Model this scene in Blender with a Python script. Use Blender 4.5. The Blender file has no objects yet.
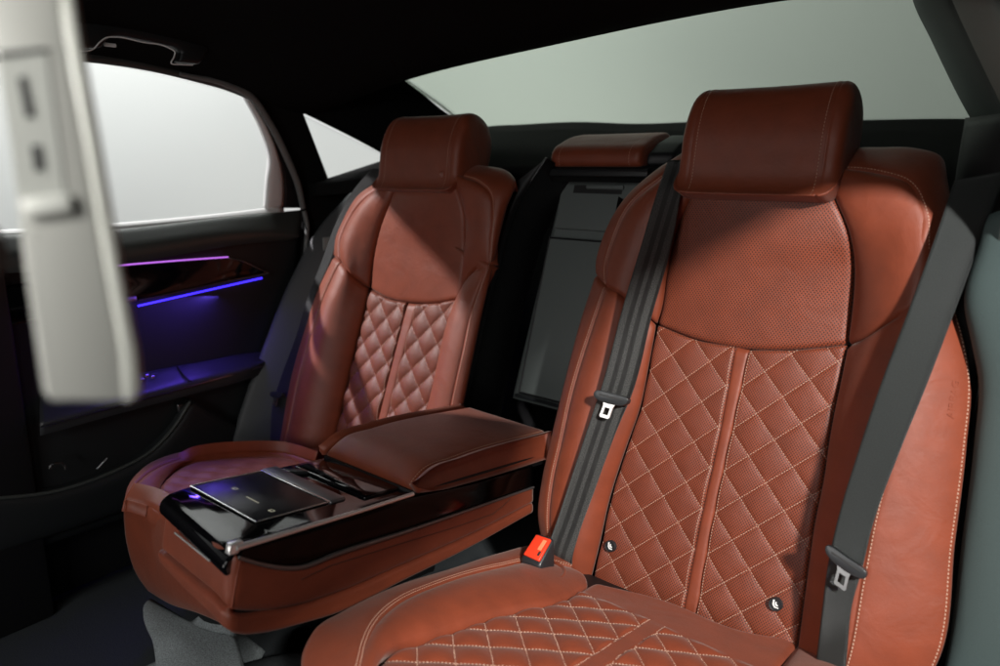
import bpy, bmesh, math, random
import numpy as np
from mathutils import Vector
from mathutils.kdtree import KDTree
random.seed(3)
rng = np.random.default_rng(3)
SC = bpy.context.scene
COL = SC.collection
R = math.radians

# ------------------------------------------------------------------ camera
F = 700.0
YAW, PITCH = R(39), R(13.5)
CAM = np.array((.745, 0, .95))
FH = np.array((-math.sin(YAW), math.cos(YAW), 0))
CR = np.array((math.cos(YAW), math.sin(YAW), 0))
ZU = np.array((0, 0, 1.))
CF = FH * math.cos(PITCH) - ZU * math.sin(PITCH)
CU = FH * math.sin(PITCH) + ZU * math.cos(PITCH)

def v3(*a): return np.array(a, float)
def unit(a): a = np.asarray(a, float); return a / np.linalg.norm(a)

def at(p, P, n):
    """point of the plane (P, n) seen at photo pixel p: used to measure the place off the photograph"""
    d = CF + CR * (p[0] - 500) / F - CU * (p[1] - 333) / F
    t = np.dot(np.asarray(P, float) - CAM, n) / np.dot(d, n)
    return CAM + t * d

cd = bpy.data.cameras.new('camera')
cam = bpy.data.objects.new('camera', cd); COL.objects.link(cam)
cd.sensor_width = 36; cd.lens = 25.2; cd.clip_end = 100; cd.clip_start = .02
from mathutils import Matrix
M = Matrix(((CR[0], CU[0], -CF[0], CAM[0]), (CR[1], CU[1], -CF[1], CAM[1]), (CR[2], CU[2], -CF[2], CAM[2]), (0, 0, 0, 1)))
cam.matrix_world = M
cd.dof.use_dof = True; cd.dof.focus_distance = 1.15; cd.dof.aperture_fstop = 3.0
SC.camera = cam

# ------------------------------------------------------------------ objects
def thing(name, label, cat, loc=(0, 0, 0), group=None):
    o = bpy.data.objects.new(name, None); COL.objects.link(o)
    o.location = loc; o.empty_display_size = .05
    o['label'] = label; o['category'] = cat
    if group: o['group'] = group
    return o

def origin(parent):
    o = np.zeros(3)
    while parent is not None:
        o += np.array(parent.location); parent = parent.parent
    return o

def link(name, verts, faces, mat, parent=None, uvs=None, smooth=True, sharp=None):
    me = bpy.data.meshes.new(name)
    verts = np.asarray(verts, float)
    me.from_pydata([tuple(v) for v in verts - origin(parent)], [], [tuple(int(i) for i in f) for f in faces])
    if uvs is not None:
        ul = me.uv_layers.new(name='UVMap')
        li = np.empty(len(me.loops), int); me.loops.foreach_get('vertex_index', li)
        ul.data.foreach_set('uv', np.asarray(uvs, float)[li].ravel())
    if smooth:
        me.polygons.foreach_set('use_smooth', [True] * len(me.polygons))
    me.materials.append(mat); me.update()
    if sharp is not None:
        me.set_sharp_from_angle(angle=R(sharp))
    o = bpy.data.objects.new(name, me); COL.objects.link(o)
    o.parent = parent
    return o

def link_bm(name, bm, mat, parent=None, sharp=35):
    bmesh.ops.recalc_face_normals(bm, faces=bm.faces)
    me = bpy.data.meshes.new(name)
    off = Vector(origin(parent))
    for v in bm.verts: v.co -= off
    bm.to_mesh(me); bm.free()
    me.polygons.foreach_set('use_smooth', [True] * len(me.polygons))
    me.materials.append(mat); me.update(); me.set_sharp_from_angle(angle=R(sharp))
    o = bpy.data.objects.new(name, me); COL.objects.link(o); o.parent = parent
    return o

def curve(pts, n):
    pts = np.asarray(pts, float)
    if len(pts) == 2:
        t = np.linspace(0, 1, n)[:, None]
        return pts[0] * (1 - t) + pts[1] * t
    d = np.r_[0, np.cumsum(np.linalg.norm(np.diff(pts, axis=0), axis=1) + 1e-9)]
    # finite-difference tangents, limited hermite
    m = np.empty_like(pts)
    sl = np.diff(pts, axis=0) / np.diff(d)[:, None]
    m[0], m[-1] = sl[0], sl[-1]
    h = np.diff(d)
    for i in range(1, len(pts) - 1):
        m[i] = (sl[i - 1] * h[i] + sl[i] * h[i - 1]) / (h[i] + h[i - 1])
    tt = np.linspace(0, d[-1], max(n * 4, 200))
    k = np.clip(np.searchsorted(d, tt, 'right') - 1, 0, len(pts) - 2)
    s = ((tt - d[k]) / h[k])[:, None]; hk = h[k][:, None]
    q = (2*s**3 - 3*s**2 + 1)*pts[k] + (s**3 - 2*s**2 + s)*hk*m[k] + (-2*s**3 + 3*s**2)*pts[k+1] + (s**3 - s**2)*hk*m[k+1]
    L = np.r_[0, np.cumsum(np.linalg.norm(np.diff(q, axis=0), axis=1))]
    return np.stack([np.interp(np.linspace(0, L[-1], n), L, q[:, j]) for j in range(3)], 1)

def gnormals(P):
    du = np.gradient(P, axis=1); dv = np.gradient(P, axis=0)
    n = np.cross(du, dv)
    return n / (np.linalg.norm(n, axis=2, keepdims=True) + 1e-12)

class Panel: pass

def panel(name, parent, mat, L, Rr, B=None, T=None, nu=24, nv=40, bulge=0., roll=(.005, .005, .005, .005),
          rw=.010, skirt=.02, disp=None, uv='plane', uvx=(1, 0, 0), uvy=(0, .31, .95)):
    """a padded sheet between four boundary curves: its rims roll in to a seam and a skirt carries the thickness"""
    l, r = curve(L, nv), curve(Rr, nv)
    B = np.array([L[0], Rr[0]] if B is None else B, float); T = np.array([L[-1], Rr[-1]] if T is None else T, float)
    B[0], B[-1] = l[0], r[0]; T[0], T[-1] = l[-1], r[-1]
    b, t = curve(B, nu), curve(T, nu)
    u = np.linspace(0, 1, nu)[None, :, None]; v = np.linspace(0, 1, nv)[:, None, None]
    P = (1-u)*l[:, None] + u*r[:, None] + (1-v)*b[None] + v*t[None] \
        - ((1-u)*(1-v)*l[0] + u*(1-v)*r[0] + (1-u)*v*l[-1] + u*v*r[-1])
    N = gnormals(P)
    au = np.cumsum(np.concatenate([np.zeros((nv, 1)), np.linalg.norm(np.diff(P, axis=1), axis=2)], 1), 1)
    av = np.cumsum(np.concatenate([np.zeros((1, nu)), np.linalg.norm(np.diff(P, axis=0), axis=2)], 0), 0)
    dl, dr, db, dt = au, au[:, -1:] - au, av, av[-1:] - av
    h = np.zeros((nv, nu))
    if bulge:
        uu, vv = u[..., 0], v[..., 0]
        h += bulge * (1 - np.abs(2*uu - 1)**2.6) * (1 - np.abs(2*vv - 1)**4)
    for dd, rd in zip((dl, dr, db, dt), roll):
        if rd:
            x = np.clip(1 - dd / rw, 0, 1)
            h -= rd * (1 - np.sqrt(np.clip(1 - x*x*.98, 0, 1)))
    if disp is not None: h = h + disp(P)
    P = P + N * h[..., None]
    N2 = gnormals(P)
    if uv == 'arc':
        UV = np.stack([au, av], -1)
    else:
        UV = np.stack([P @ np.array(uvx, float), P @ np.array(uvy, float)], -1)
    verts = P.reshape(-1, 3); idx = np.arange(nu*nv).reshape(nv, nu)
    f = np.stack([idx[:-1, :-1], idx[:-1, 1:], idx[1:, 1:], idx[1:, :-1]], -1).reshape(-1, 4)
    uvs = UV.reshape(-1, 2)
    if skirt:
        ring = np.r_[idx[0, :], idx[1:, -1], idx[-1, -2::-1], idx[-2:0:-1, 0]]
        sv = verts[ring] - N.reshape(-1, 3)[ring] * skirt
        base = len(verts); k = len(ring); j = np.arange(k); jn = (j + 1) % k
        f = np.concatenate([f, np.stack([ring[jn], ring[j], base + j, base + jn], -1)])
        verts = np.concatenate([verts, sv]); uvs = np.concatenate([uvs, uvs[ring]])
    p = Panel(); p.P, p.N, p.au, p.av = P, N2, au, av
    p.ob = link(name, verts, f, mat, parent, uvs)
    return p

def iso(p, side, d):
    P, N = p.P, p.N
    if side in 'lr':
        out = []
        for i in range(P.shape[0]):
            a = p.au[i]; x = d if side == 'l' else a[-1] - d
            out.append([np.interp(x, a, P[i, :, j]) for j in range(3)] + [np.interp(x, a, N[i, :, j]) for j in range(3)])
    else:
        out = []
        for i in range(P.shape[1]):
            a = p.av[:, i]; x = d if side == 'b' else a[-1] - d
            out.append([np.interp(x, a, P[:, i, j]) for j in range(3)] + [np.interp(x, a, N[:, i, j]) for j in range(3)])
    out = np.array(out)
    return out[:, :3], out[:, 3:]

def stitches(name, parent, mat, runs, pitch=.0046, ln=.0032, w=.0011, up=.0007):
    """runs: (points, normals) polylines; every stitch a little raised thread bar, all of one panel's thread in one mesh"""
    V, Fc = [], []
    for pts, nrm in runs:
        pts = np.asarray(pts); nrm = np.asarray(nrm)
        L = np.r_[0, np.cumsum(np.linalg.norm(np.diff(pts, axis=0), axis=1))]
        for s in np.arange(pitch*.5, L[-1] - ln, pitch):
            a = np.array([np.interp(s, L, pts[:, j]) for j in range(3)]); b = np.array([np.interp(s + ln, L, pts[:, j]) for j in range(3)])
            n = unit([np.interp(s, L, nrm[:, j]) for j in range(3)])
            d = b - a
            if np.linalg.norm(d) < 1e-5: continue
            sd = unit(np.cross(n, d)) * w / 2
            k = len(V)
            m = (a + b) / 2
            V += [a - sd - n*.0004, a + sd - n*.0004, b + sd - n*.0004, b - sd - n*.0004,
                  m - sd*.8 - d*.32 + n*up, m + sd*.8 - d*.32 + n*up, m + sd*.8 + d*.32 + n*up, m - sd*.8 + d*.32 + n*up]
            Fc += [(k+4, k+5, k+6, k+7), (k, k+1, k+5, k+4), (k+1, k+2, k+6, k+5), (k+2, k+3, k+7, k+6), (k+3, k, k+4, k+7)]
    if not V: return
    if parent is None or parent.type != 'MESH': return link(name, V, Fc, mat, parent)
    me = parent.data; off = origin(parent)
    slot = len(me.materials); me.materials.append(mat)
    bm = bmesh.new(); bm.from_mesh(me)
    nv = [bm.verts.new(Vector(q - off)) for q in V]
    for f in Fc:
        fc = bm.faces.new([nv[i] for i in f]); fc.material_index = slot; fc.smooth = False
    bm.to_mesh(me); bm.free(); me.update()
    return parent

def tube(name, parent, mat, pts, r, n=10, res=None, flat=None):
    res = res or max(8, len(pts) * 8)
    p = curve(pts, res) if len(pts) > 2 else np.array(curve(pts, 2))
    res = len(p)
    t = np.gradient(p, axis=0); t /= np.linalg.norm(t, axis=1, keepdims=True)
    rr = np.broadcast_to(np.asarray(r, float), (res,)) if np.ndim(r) == 0 else np.interp(np.linspace(0, 1, res), np.linspace(0, 1, len(r)), r)
    ref = v3(0, 0, 1) if abs(t[0][2]) < .9 else v3(1, 0, 0)
    a = unit(np.cross(t[0], ref)); V = []
    for i in range(res):
        a = unit(a - t[i] * np.dot(a, t[i])); b = np.cross(t[i], a)
        for k in range(n):
            th = 2*math.pi*k/n
            V.append(p[i] + rr[i]*(math.cos(th)*a + math.sin(th)*b))
    Fc = [(i*n+k, i*n+(k+1) % n, (i+1)*n+(k+1) % n, (i+1)*n+k) for i in range(res-1) for k in range(n)]
    Fc += [tuple(range(n))[::-1], tuple((res-1)*n + k for k in range(n))]
    return link(name, V, Fc, mat, parent, sharp=50)

def prism(name, parent, mat, poly, ext, bevel=.002, segs=2, sharp=35):
    bm = bmesh.new()
    a = [bm.verts.new(Vector(p)) for p in poly]; b = [bm.verts.new(Vector(np.asarray(p) + ext)) for p in poly]
    n = len(a)
    bm.faces.new(a); bm.faces.new(b[::-1])
    for i in range(n): bm.faces.new((a[(i+1) % n], a[i], b[i], b[(i+1) % n]))
    if bevel:
        bmesh.ops.recalc_face_normals(bm, faces=bm.faces)
        bmesh.ops.bevel(bm, geom=list(bm.edges), offset=bevel, segments=segs, profile=.5, affect='EDGES', clamp_overlap=True)
    return link_bm(name, bm, mat, parent, sharp)

def rbox(name, parent, mat, c, ax, half, bevel=.004, segs=3):
    c = np.asarray(c, float); ax = [np.asarray(a, float) for a in ax]
    poly = [c - ax[0]*half[0]*sx*1 - ax[1]*half[1]*sy - ax[2]*half[2] for sx, sy in ((1, 1), (-1, 1), (-1, -1), (1, -1))]
    return prism(name, parent, mat, poly, ax[2]*half[2]*2, bevel, segs)

def smoothpoly(pts, k=8):
    """closed polygon with rounded course"""
    pts = [np.asarray(p, float) for p in pts]
    c = curve(pts + [pts[0]], len(pts)*k + 1)[:-1]
    return list(c)

# ------------------------------------------------------------------ materials
def nodes(name):
    m = bpy.data.materials.new(name); m.use_nodes = True
    nt = m.node_tree; b = nt.nodes['Principled BSDF']
    return m, nt, b

def N(nt, typ, **kw):
    n = nt.nodes.new(typ)
    for k, val in kw.items():
        if k.startswith('i_'):
            n.inputs[k[2:].replace('_', ' ')].default_value = val
        else: setattr(n, k, val)
    return n

def math_n(nt, op, a, b=None):
    n = nt.nodes.new('ShaderNodeMath'); n.operation = op
    for i, x in enumerate((a, b)):
        if x is None: continue
        if isinstance(x, (int, float)): n.inputs[i].default_value = x
        else: nt.links.new(x, n.inputs[i])
    return n.outputs[0]

def plain(name, col, rough=.5, metal=0, spec=.5, noise=None, nscale=200, bump=0, coat=0, var=.0):
    m, nt, b = nodes(name)
    b.inputs['Base Color'].default_value = (*col, 1); b.inputs['Roughness'].default_value = rough
    b.inputs['Metallic'].default_value = metal; b.inputs['Specular IOR Level'].default_value = spec
    b.inputs['Coat Weight'].default_value = coat; b.inputs['Coat Roughness'].default_value = .03
    tc = N(nt, 'ShaderNodeTexCoord')
    nz = N(nt, 'ShaderNodeTexNoise'); nz.inputs['Scale'].default_value = nscale; nz.inputs['Detail'].default_value = 4
    nt.links.new(tc.outputs['Object'], nz.inputs['Vector'])
    if bump:
        bp = N(nt, 'ShaderNodeBump'); bp.inputs['Strength'].default_value = bump; bp.inputs['Distance'].default_value = .001
        nt.links.new(nz.outputs['Fac'], bp.inputs['Height']); nt.links.new(bp.outputs['Normal'], b.inputs['Normal'])
    if var:
        mx = N(nt, 'ShaderNodeMix', data_type='RGBA')
        mx.inputs[6].default_value = (*[c*(1-var) for c in col], 1); mx.inputs[7].default_value = (*[c*(1+var) for c in col], 1)
        nt.links.new(nz.outputs['Fac'], mx.inputs[0]); nt.links.new(mx.outputs[2], b.inputs['Base Color'])
    return m

def leather(name, col, rough=.52, holes=None, grain=700, spec=.62, hole_dark=.25, contrast=1.0):
    """smooth dyed leather: fine pebbled grain, slow creasing, and punched rows of holes where asked"""
    m, nt, b = nodes(name)
    uvn = N(nt, 'ShaderNodeUVMap'); uv = uvn.outputs[0]
    vo = N(nt, 'ShaderNodeTexVoronoi', feature='DISTANCE_TO_EDGE'); vo.inputs['Scale'].default_value = grain
    nt.links.new(uv, vo.inputs['Vector'])
    nz = N(nt, 'ShaderNodeTexNoise'); nz.inputs['Scale'].default_value = 28; nz.inputs['Detail'].default_value = 5
    nt.links.new(uv, nz.inputs['Vector'])
    n2 = N(nt, 'ShaderNodeTexNoise'); n2.inputs['Scale'].default_value = 260; n2.inputs['Detail'].default_value = 3
    nt.links.new(uv, n2.inputs['Vector'])
    mx = N(nt, 'ShaderNodeMix', data_type='RGBA')
    mx.inputs[6].default_value = (*[c*.74 for c in col], 1); mx.inputs[7].default_value = (*[min(1, c*1.24) for c in col], 1)
    nt.links.new(nz.outputs['Fac'], mx.inputs[0])
    colout = mx.outputs[2]
    hgt = math_n(nt, 'ADD', math_n(nt, 'MULTIPLY', math_n(nt, 'MINIMUM', vo.outputs['Distance'], .25), 1.2),
                 math_n(nt, 'ADD', math_n(nt, 'MULTIPLY', nz.outputs['Fac'], 1.6), math_n(nt, 'MULTIPLY', n2.outputs['Fac'], .5)))
    if holes:
        px, py, rad = holes
        sep = N(nt, 'ShaderNodeSeparateXYZ'); nt.links.new(uv, sep.inputs[0])
        X = math_n(nt, 'MULTIPLY', sep.outputs[0], 2*math.pi/px); Y = math_n(nt, 'MULTIPLY', sep.outputs[1], 2*math.pi/py)
        # staggered punch pattern
        s = math_n(nt, 'MULTIPLY', math_n(nt, 'COSINE', X), math_n(nt, 'COSINE', Y))
        mr = N(nt, 'ShaderNodeMapRange', interpolation_type='SMOOTHSTEP'); mr.inputs['From Min'].default_value = rad; mr.inputs['From Max'].default_value = rad + .25
        nt.links.new(s, mr.inputs['Value']); hf = mr.outputs[0]
        m2 = N(nt, 'ShaderNodeMix', data_type='RGBA'); nt.links.new(hf, m2.inputs[0]); nt.links.new(colout, m2.inputs[6])
        m2.inputs[7].default_value = (*[c*hole_dark for c in col], 1)
        colout = m2.outputs[2]
        hgt = math_n(nt, 'SUBTRACT', hgt, math_n(nt, 'MULTIPLY', hf, 1.4))
    nt.links.new(colout, b.inputs['Base Color'])
    bp = N(nt, 'ShaderNodeBump'); bp.inputs['Strength'].default_value = .35; bp.inputs['Distance'].default_value = .0006
    nt.links.new(hgt, bp.inputs['Height']); nt.links.new(bp.outputs['Normal'], b.inputs['Normal'])
    n3 = N(nt, 'ShaderNodeTexNoise'); n3.inputs['Scale'].default_value = 17; n3.inputs['Detail'].default_value = 3; n3.inputs['Distortion'].default_value = .8
    nt.links.new(uv, n3.inputs['Vector'])
    b2_ = N(nt, 'ShaderNodeBump'); b2_.inputs['Strength'].default_value = .34; b2_.inputs['Distance'].default_value = .0045
    nt.links.new(n3.outputs['Fac'], b2_.inputs['Height']); nt.links.new(bp.outputs['Normal'], b2_.inputs['Normal']); nt.links.new(b2_.outputs['Normal'], b.inputs['Normal'])
    rr = N(nt, 'ShaderNodeMapRange'); rr.inputs['To Min'].default_value = rough - .06; rr.inputs['To Max'].default_value = rough + .08
    nt.links.new(n2.outputs['Fac'], rr.inputs['Value']); nt.links.new(rr.outputs[0], b.inputs['Roughness'])
    b.inputs['Specular IOR Level'].default_value = spec
    b.inputs['Sheen Weight'].default_value = .13; b.inputs['Sheen Roughness'].default_value = .45
    b.inputs['Sheen Tint'].default_value = (1, .88, .8, 1)
    return m

LC = (.222, .043, .0155)
M_leather = leather('brown_leather', LC)
M_perf = leather('perforated_leather', LC, holes=(.0050, .0062, .22), hole_dark=.16)
M_perf_fine = leather('finely_perforated_leather', LC, holes=(.0044, .0056, .15), hole_dark=.16)
M_thread = plain('pale_thread', (.54, .34, .25), .7)
M_thread_red = plain('red_thread', (.33, .05, .03), .7)
M_black = plain('black_plastic', (.012, .013, .014), .45, bump=.15, nscale=600)
M_satin = plain('satin_black_plastic', (.02, .022, .024), .32)
M_shell = plain('black_shell', (.006, .006, .007), .55)
M_gloss = plain('piano_black', (.003, .003, .004), .06, spec=.45)
M_alu = plain('satin_aluminium', (.86, .86, .84), .36, metal=.65)
M_gloss2 = plain('black_lacquer', (.002, .002, .002), .14, spec=.14)
M_chrome = plain('brushed_chrome', (.86, .87, .86), .27, metal=1)
M_chrome_dark = plain('dark_chrome', (.36, .36, .36), .3, metal=1)
M_head = plain('headliner_cloth', (.011, .011, .011), .95, spec=.02, bump=.4, nscale=900)
M_door = plain('dark_door_leather', (.012, .014, .015), .5, bump=.2, nscale=700)
M_door_top = plain('door_ledge_leather', (.055, .062, .058), .42, bump=.25, nscale=700)
M_seal = plain('grey_rubber_seal', (.16, .165, .16), .5)
M_frame = plain('pale_window_frame', (.82, .83, .82), .4)
M_trim = plain('green_grey_trim', (.085, .12, .118), .75, spec=.2, bump=.5, nscale=1200, var=.25)
M_greyp = plain('grey_plastic', (.145, .165, .16), .5, bump=.2, nscale=800)
M_carpet = plain('grey_carpet', (.055, .062, .066), .95, spec=.1, bump=1.0, nscale=420, var=.6)
M_mat = plain('mat_textile', (.20, .225, .23), .95, spec=.1, bump=1.2, nscale=380, var=.7)
M_silver = plain('silver_paint', (.50, .50, .46), .45)
M_white = plain('white_print', (.85, .86, .84), .5)
M_dim = plain('dim_grey_print', (.5, .5, .45), .5)
M_red = plain('red_button', (.85, .055, .02), .35)
M_orange = plain('orange_print', (1, .28, .13), .4)
M_slot = plain('dark_slot', (.02, .02, .02), .6)

def webbing(name, col, dark, width, bands, gl=.35):
    m, nt, b = nodes(name)
    uvn = N(nt, 'ShaderNodeUVMap'); sep = N(nt, 'ShaderNodeSeparateXYZ'); nt.links.new(uvn.outputs[0], sep.inputs[0])
    X, Y = sep.outputs[0], sep.outputs[1]
    xr = math_n(nt, 'DIVIDE', X, width)
    ramp = N(nt, 'ShaderNodeValToRGB'); cr = ramp.color_ramp
    cr.elements[0].position = 0; cr.elements[0].color = (0, 0, 0, 1); cr.elements[1].position = 1; cr.elements[1].color = (0, 0, 0, 1)
    for p, val in bands:
        e = cr.elements.new(p); e.color = (val, val, val, 1)
    nt.links.new(xr, ramp.inputs[0])
    # twill: fine diagonal weave
    w = math_n(nt, 'SINE', math_n(nt, 'MULTIPLY', math_n(nt, 'ADD', X, math_n(nt, 'MULTIPLY', math_n(nt, 'PINGPONG', Y, .0013), 1.2)), 2*math.pi/.0017))
    nz = N(nt, 'ShaderNodeTexNoise'); nz.inputs['Scale'].default_value = 620; nz.inputs['Detail'].default_value = 4; nt.links.new(uvn.outputs[0], nz.inputs['Vector'])
    f = math_n(nt, 'MULTIPLY', math_n(nt, 'ADD', math_n(nt, 'MULTIPLY', w, .3), math_n(nt, 'ADD', math_n(nt, 'MULTIPLY', nz.outputs['Fac'], 4.0), -1.35)), ramp.outputs[0])
    mx = N(nt, 'ShaderNodeMix', data_type='RGBA'); mx.inputs[6].default_value = (*dark, 1); mx.inputs[7].default_value = (*col, 1)
    nt.links.new(f, mx.inputs[0]); nt.links.new(mx.outputs[2], b.inputs['Base Color'])
    b.inputs['Roughness'].default_value = gl; b.inputs['Specular IOR Level'].default_value = .6
    b.inputs['Sheen Weight'].default_value = .04; b.inputs['Sheen Roughness'].default_value = .35
    bp = N(nt, 'ShaderNodeBump'); bp.inputs['Strength'].default_value = .6; bp.inputs['Distance'].default_value = .0007
    nt.links.new(math_n(nt, 'ADD', w, nz.outputs['Fac']), bp.inputs['Height']); nt.links.new(bp.outputs['Normal'], b.inputs['Normal'])
    return m
M_belt = webbing('belt_webbing', (.085, .088, .084), (.010, .011, .011), .045,
                 [(.03, .9), (.24, .9), (.27, .1), (.42, .1), (.45, .9), (.56, .9), (.59, .1), (.74, .1), (.77, .9), (.97, .9)])
M_belt_plain = webbing('smooth_belt_webbing', (.040, .047, .045), (.02, .023, .023), .05, [(.05, .6), (.95, .6)], .31)

def glow(name, col, s):
    m, nt, b = nodes(name)
    b.inputs['Base Color'].default_value = (.02, .02, .02, 1)
    b.inputs['Emission Color'].default_value = (*col, 1); b.inputs['Emission Strength'].default_value = s
    return m
M_violet = glow('violet_light_strip', (.55, .16, .85), 1.1)
M_blue = glow('blue_light_strip', (.04, .02, 1.0), 3.0)

def glass(name, tint):
    m = bpy.data.materials.new(name); m.use_nodes = True; nt = m.node_tree
    nt.nodes.clear()
    o = N(nt, 'ShaderNodeOutputMaterial'); t = N(nt, 'ShaderNodeBsdfTransparent'); g = N(nt, 'ShaderNodeBsdfGlossy')
    t.inputs['Color'].default_value = (*tint, 1); g.inputs['Roughness'].default_value = .02
    fr = N(nt, 'ShaderNodeFresnel'); fr.inputs['IOR'].default_value = 1.2
    mx = N(nt, 'ShaderNodeMixShader')
    nt.links.new(fr.outputs[0], mx.inputs[0]); nt.links.new(t.outputs[0], mx.inputs[1]); nt.links.new(g.outputs[0], mx.inputs[2])
    nt.links.new(mx.outputs[0], o.inputs[0])
    return m
M_glass = glass('clear_window_glass', (.95, .96, .95))
M_glass_rear = glass('green_tinted_glass', (.59, .67, .58))

# ------------------------------------------------------------------ rear seats
REC = R(18)
BV = v3(0, math.sin(REC), math.cos(REC)); NV = v3(0, -math.cos(REC), math.sin(REC)); XV = v3(1, 0, 0)
OR = v3(.3585, .961, .271); OL = v3(-.402, .961, .271)
CN = unit((0, .2, 1)); CV = unit((0, -1, .2))           # seat cushion plane and its forward direction

def seat_pt(O):
    def f(x, y, h=0.): return at((x, y), O + NV*h, NV)
    return f
def cush_pt(O):
    def f(x, y, h=0.): return at((x, y), O + CN*h, CN)
    return f

def quilt(O, k, a0=0., b0=.4165, top=None, amp=.0040):
    def f(P):
        a = (np.abs((P - O) @ XV - a0)) / k - .0115; b = (P - O) @ BV - b0
        t1 = (b + a) / .0672; t2 = (b - a) / .0672
        q = np.abs(np.sin(math.pi*t1)) * np.abs(np.sin(math.pi*t2))
        return amp * (q**.42) - .001
    return f

def quilt_cushion(O, lim=.125, amp=.0055, left=-.185):
    def f(P):
        a = np.abs((P - O) @ XV - .003) - .0115; b = -((P - O) @ CV)
        t1 = (b + a + .03) / .0645; t2 = (b - a + .03) / .0645
        q = np.abs(np.sin(math.pi*t1)) * np.abs(np.sin(math.pi*t2))
        ax = (P - O) @ XV
        q = np.where(a > 0, q*np.clip(a/.004, 0, 1), .12)
        mk = np.clip((-b - (lim - .25*ax*ax)) / .012, 0, 1) * np.clip((ax - left) / .012, 0, 1)
        return mk * (amp * q**.55 - .001)
    return f

def quilt_lines(p, O, f1, f2, per, ks, margin=.006, keep=None):
    """thread along the quilting: rays in the panel's own plane, dropped on the panel surface"""
    P, Nn = p.P.reshape(-1, 3), p.N.reshape(-1, 3)
    kd = KDTree(len(P))
    co = [(float(f1(q)), float(f2(q)), 0.) for q in P]
    for i, c in enumerate(co): kd.insert(c, i)
    kd.balance()
    ca = np.array(co)
    amin, amax, bmin, bmax = ca[:, 0].min(), ca[:, 0].max(), ca[:, 1].min(), ca[:, 1].max()
    runs = []
    for sgn in (1, -1):
        for k in ks:
            run, nr = [], []
            for a in np.arange(amin, amax, .0012):
                b = sgn*(a) + k*per
                if b < bmin - .01 or b > bmax + .01:
                    ok = False
                else:
                    hit, i, d = kd.find((a, b, 0))
                    ok = d < .0016 and (keep is None or keep(a, b))
                if ok:
                    near = kd.find_n((a, b, 0), 4)
                    w = np.array([1/(x[2] + 1e-5) for x in near]); w /= w.sum()
                    run.append(sum(P[x[1]]*ww for x, ww in zip(near, w))); nr.append(Nn[i])
                elif len(run) > 3:
                    runs.append((run, nr)); run, nr = [], []
                else: run, nr = [], []
            if len(run) > 3: runs.append((run, nr))
    return runs

def headrest(seat, O, a0, b0, hf, W, Hh, depth, th_mat, wrap=.0, tilt=0.):
    """padded head rest: one cross-section swept across, its ends rounded and seamed"""
    sec = [(-.003, .004), (.004, -.004), (.018, -.0085), (.05, -.005), (.09, .0005), (.125, -.003), (.150, -.013), (.165, -.032), (.168, -.055), (.158, -.085), (.130, -.105),
           (.070, -.108), (.020, -.098), (.004, -.065), (-.003, -.030)]
    sec = np.array([(b*Hh/.168, -h*depth/.108) for b, h in sec]) * [1, -1]
    sec3 = curve([(s[0], s[1], 0) for s in list(sec) + [sec[0]]], 73)[:-1]
    cen = np.array([sec3[:, 0].mean(), sec3[:, 1].mean()])
    ss = np.r_[np.linspace(-1, -.80, 14), np.linspace(-.795, .795, 44), np.linspace(.80, 1, 14)]
    V, UV, rows = [], [], []
    for s in ss:
        e = max(0, (abs(s) - .80) / .20)
        sc = (1 - e**2.6)**.42 * .44 + .56 if e < 1 else .56
        groove = .0022*math.exp(-((abs(s) - .815) / .010)**2)
        row = []
        for q in sec3:
            d = (np.array([q[0], q[1]]) - cen)
            ln = np.linalg.norm(d)
            qq = cen + d*sc*(1 - groove/ln)
            row.append(O + XV*(a0 + s*W/2) + BV*(b0 + qq[0]) + NV*(hf + qq[1] + .0055*s*s))
            UV.append((s*W/2, q[0] - q[1]))
        V += row
    n = len(sec3); m = len(ss)
    Fc = [(i*n+k, (i+1)*n+k, (i+1)*n+(k+1) % n, i*n+(k+1) % n) for i in range(m-1) for k in range(n)]
    Fc += [tuple(range(n)), tuple((m-1)*n + k for k in range(n))[::-1]]
    V = np.array(V)
    o = link('headrest', V, Fc, M_leather, seat, UV)
    G = V.reshape(m, n, 3); runs = []
    for s0, dirn in ((-.775, -1), (.775, 1)):
        i = int(np.argmin(np.abs(ss - s0)))
        ring = G[i, :44]
        nn = np.array([unit(q - G[i].mean(0)) for q in ring])
        runs.append((ring, nn))
    stitches('headrest_stitching', o, M_thread, runs, pitch=.0052, w=.0010)
    # posts down to the backrest
    return o

def disc_button(seat, c, r):
    base = []
    a, b, n = XV, BV, NV
    def lathe(name, prof, mat, par):
        V, Fc = [], []; k = 28
        for (rr, z) in prof:
            for j in range(k):
                th = 2*math.pi*j/k; V.append(c + rr*(math.cos(th)*a + math.sin(th)*b) + n*z)
        for i in range(len(prof)-1):
            for j in range(k): Fc.append((i*k+j, i*k+(j+1) % k, (i+1)*k+(j+1) % k, (i+1)*k+j))
        Fc.append(tuple((len(prof)-1)*k + j for j in range(k)))
        return link(name, V, Fc, mat, par, sharp=40)
    o = lathe('anchor_button', [(r*1.0, -.012), (r*1.0, .004), (r*.92, .0052), (r*.80, .0050), (r*.76, .0040), (r*.0001, .0040)], M_satin, seat)
    # child seat pictogram: a little seat back with a shell and a base bar
    def glyph(pts):
        prism('child_seat_symbol', o, M_white, [c + a*x*r + b*y*r + n*.0041 for x, y in pts], n*.0004, 0)
    glyph([(-.42, .62), (-.18, .66), (-.16, -.02), (.04, -.30), (.50, -.30), (.56, -.48), (-.06, -.50), (-.38, -.14)])
    glyph([(-.04, .40), (.14, .44), (.18, .12), (.42, .02), (.40, -.16), (.04, -.14), (-.06, .06)])
    return o

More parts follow.
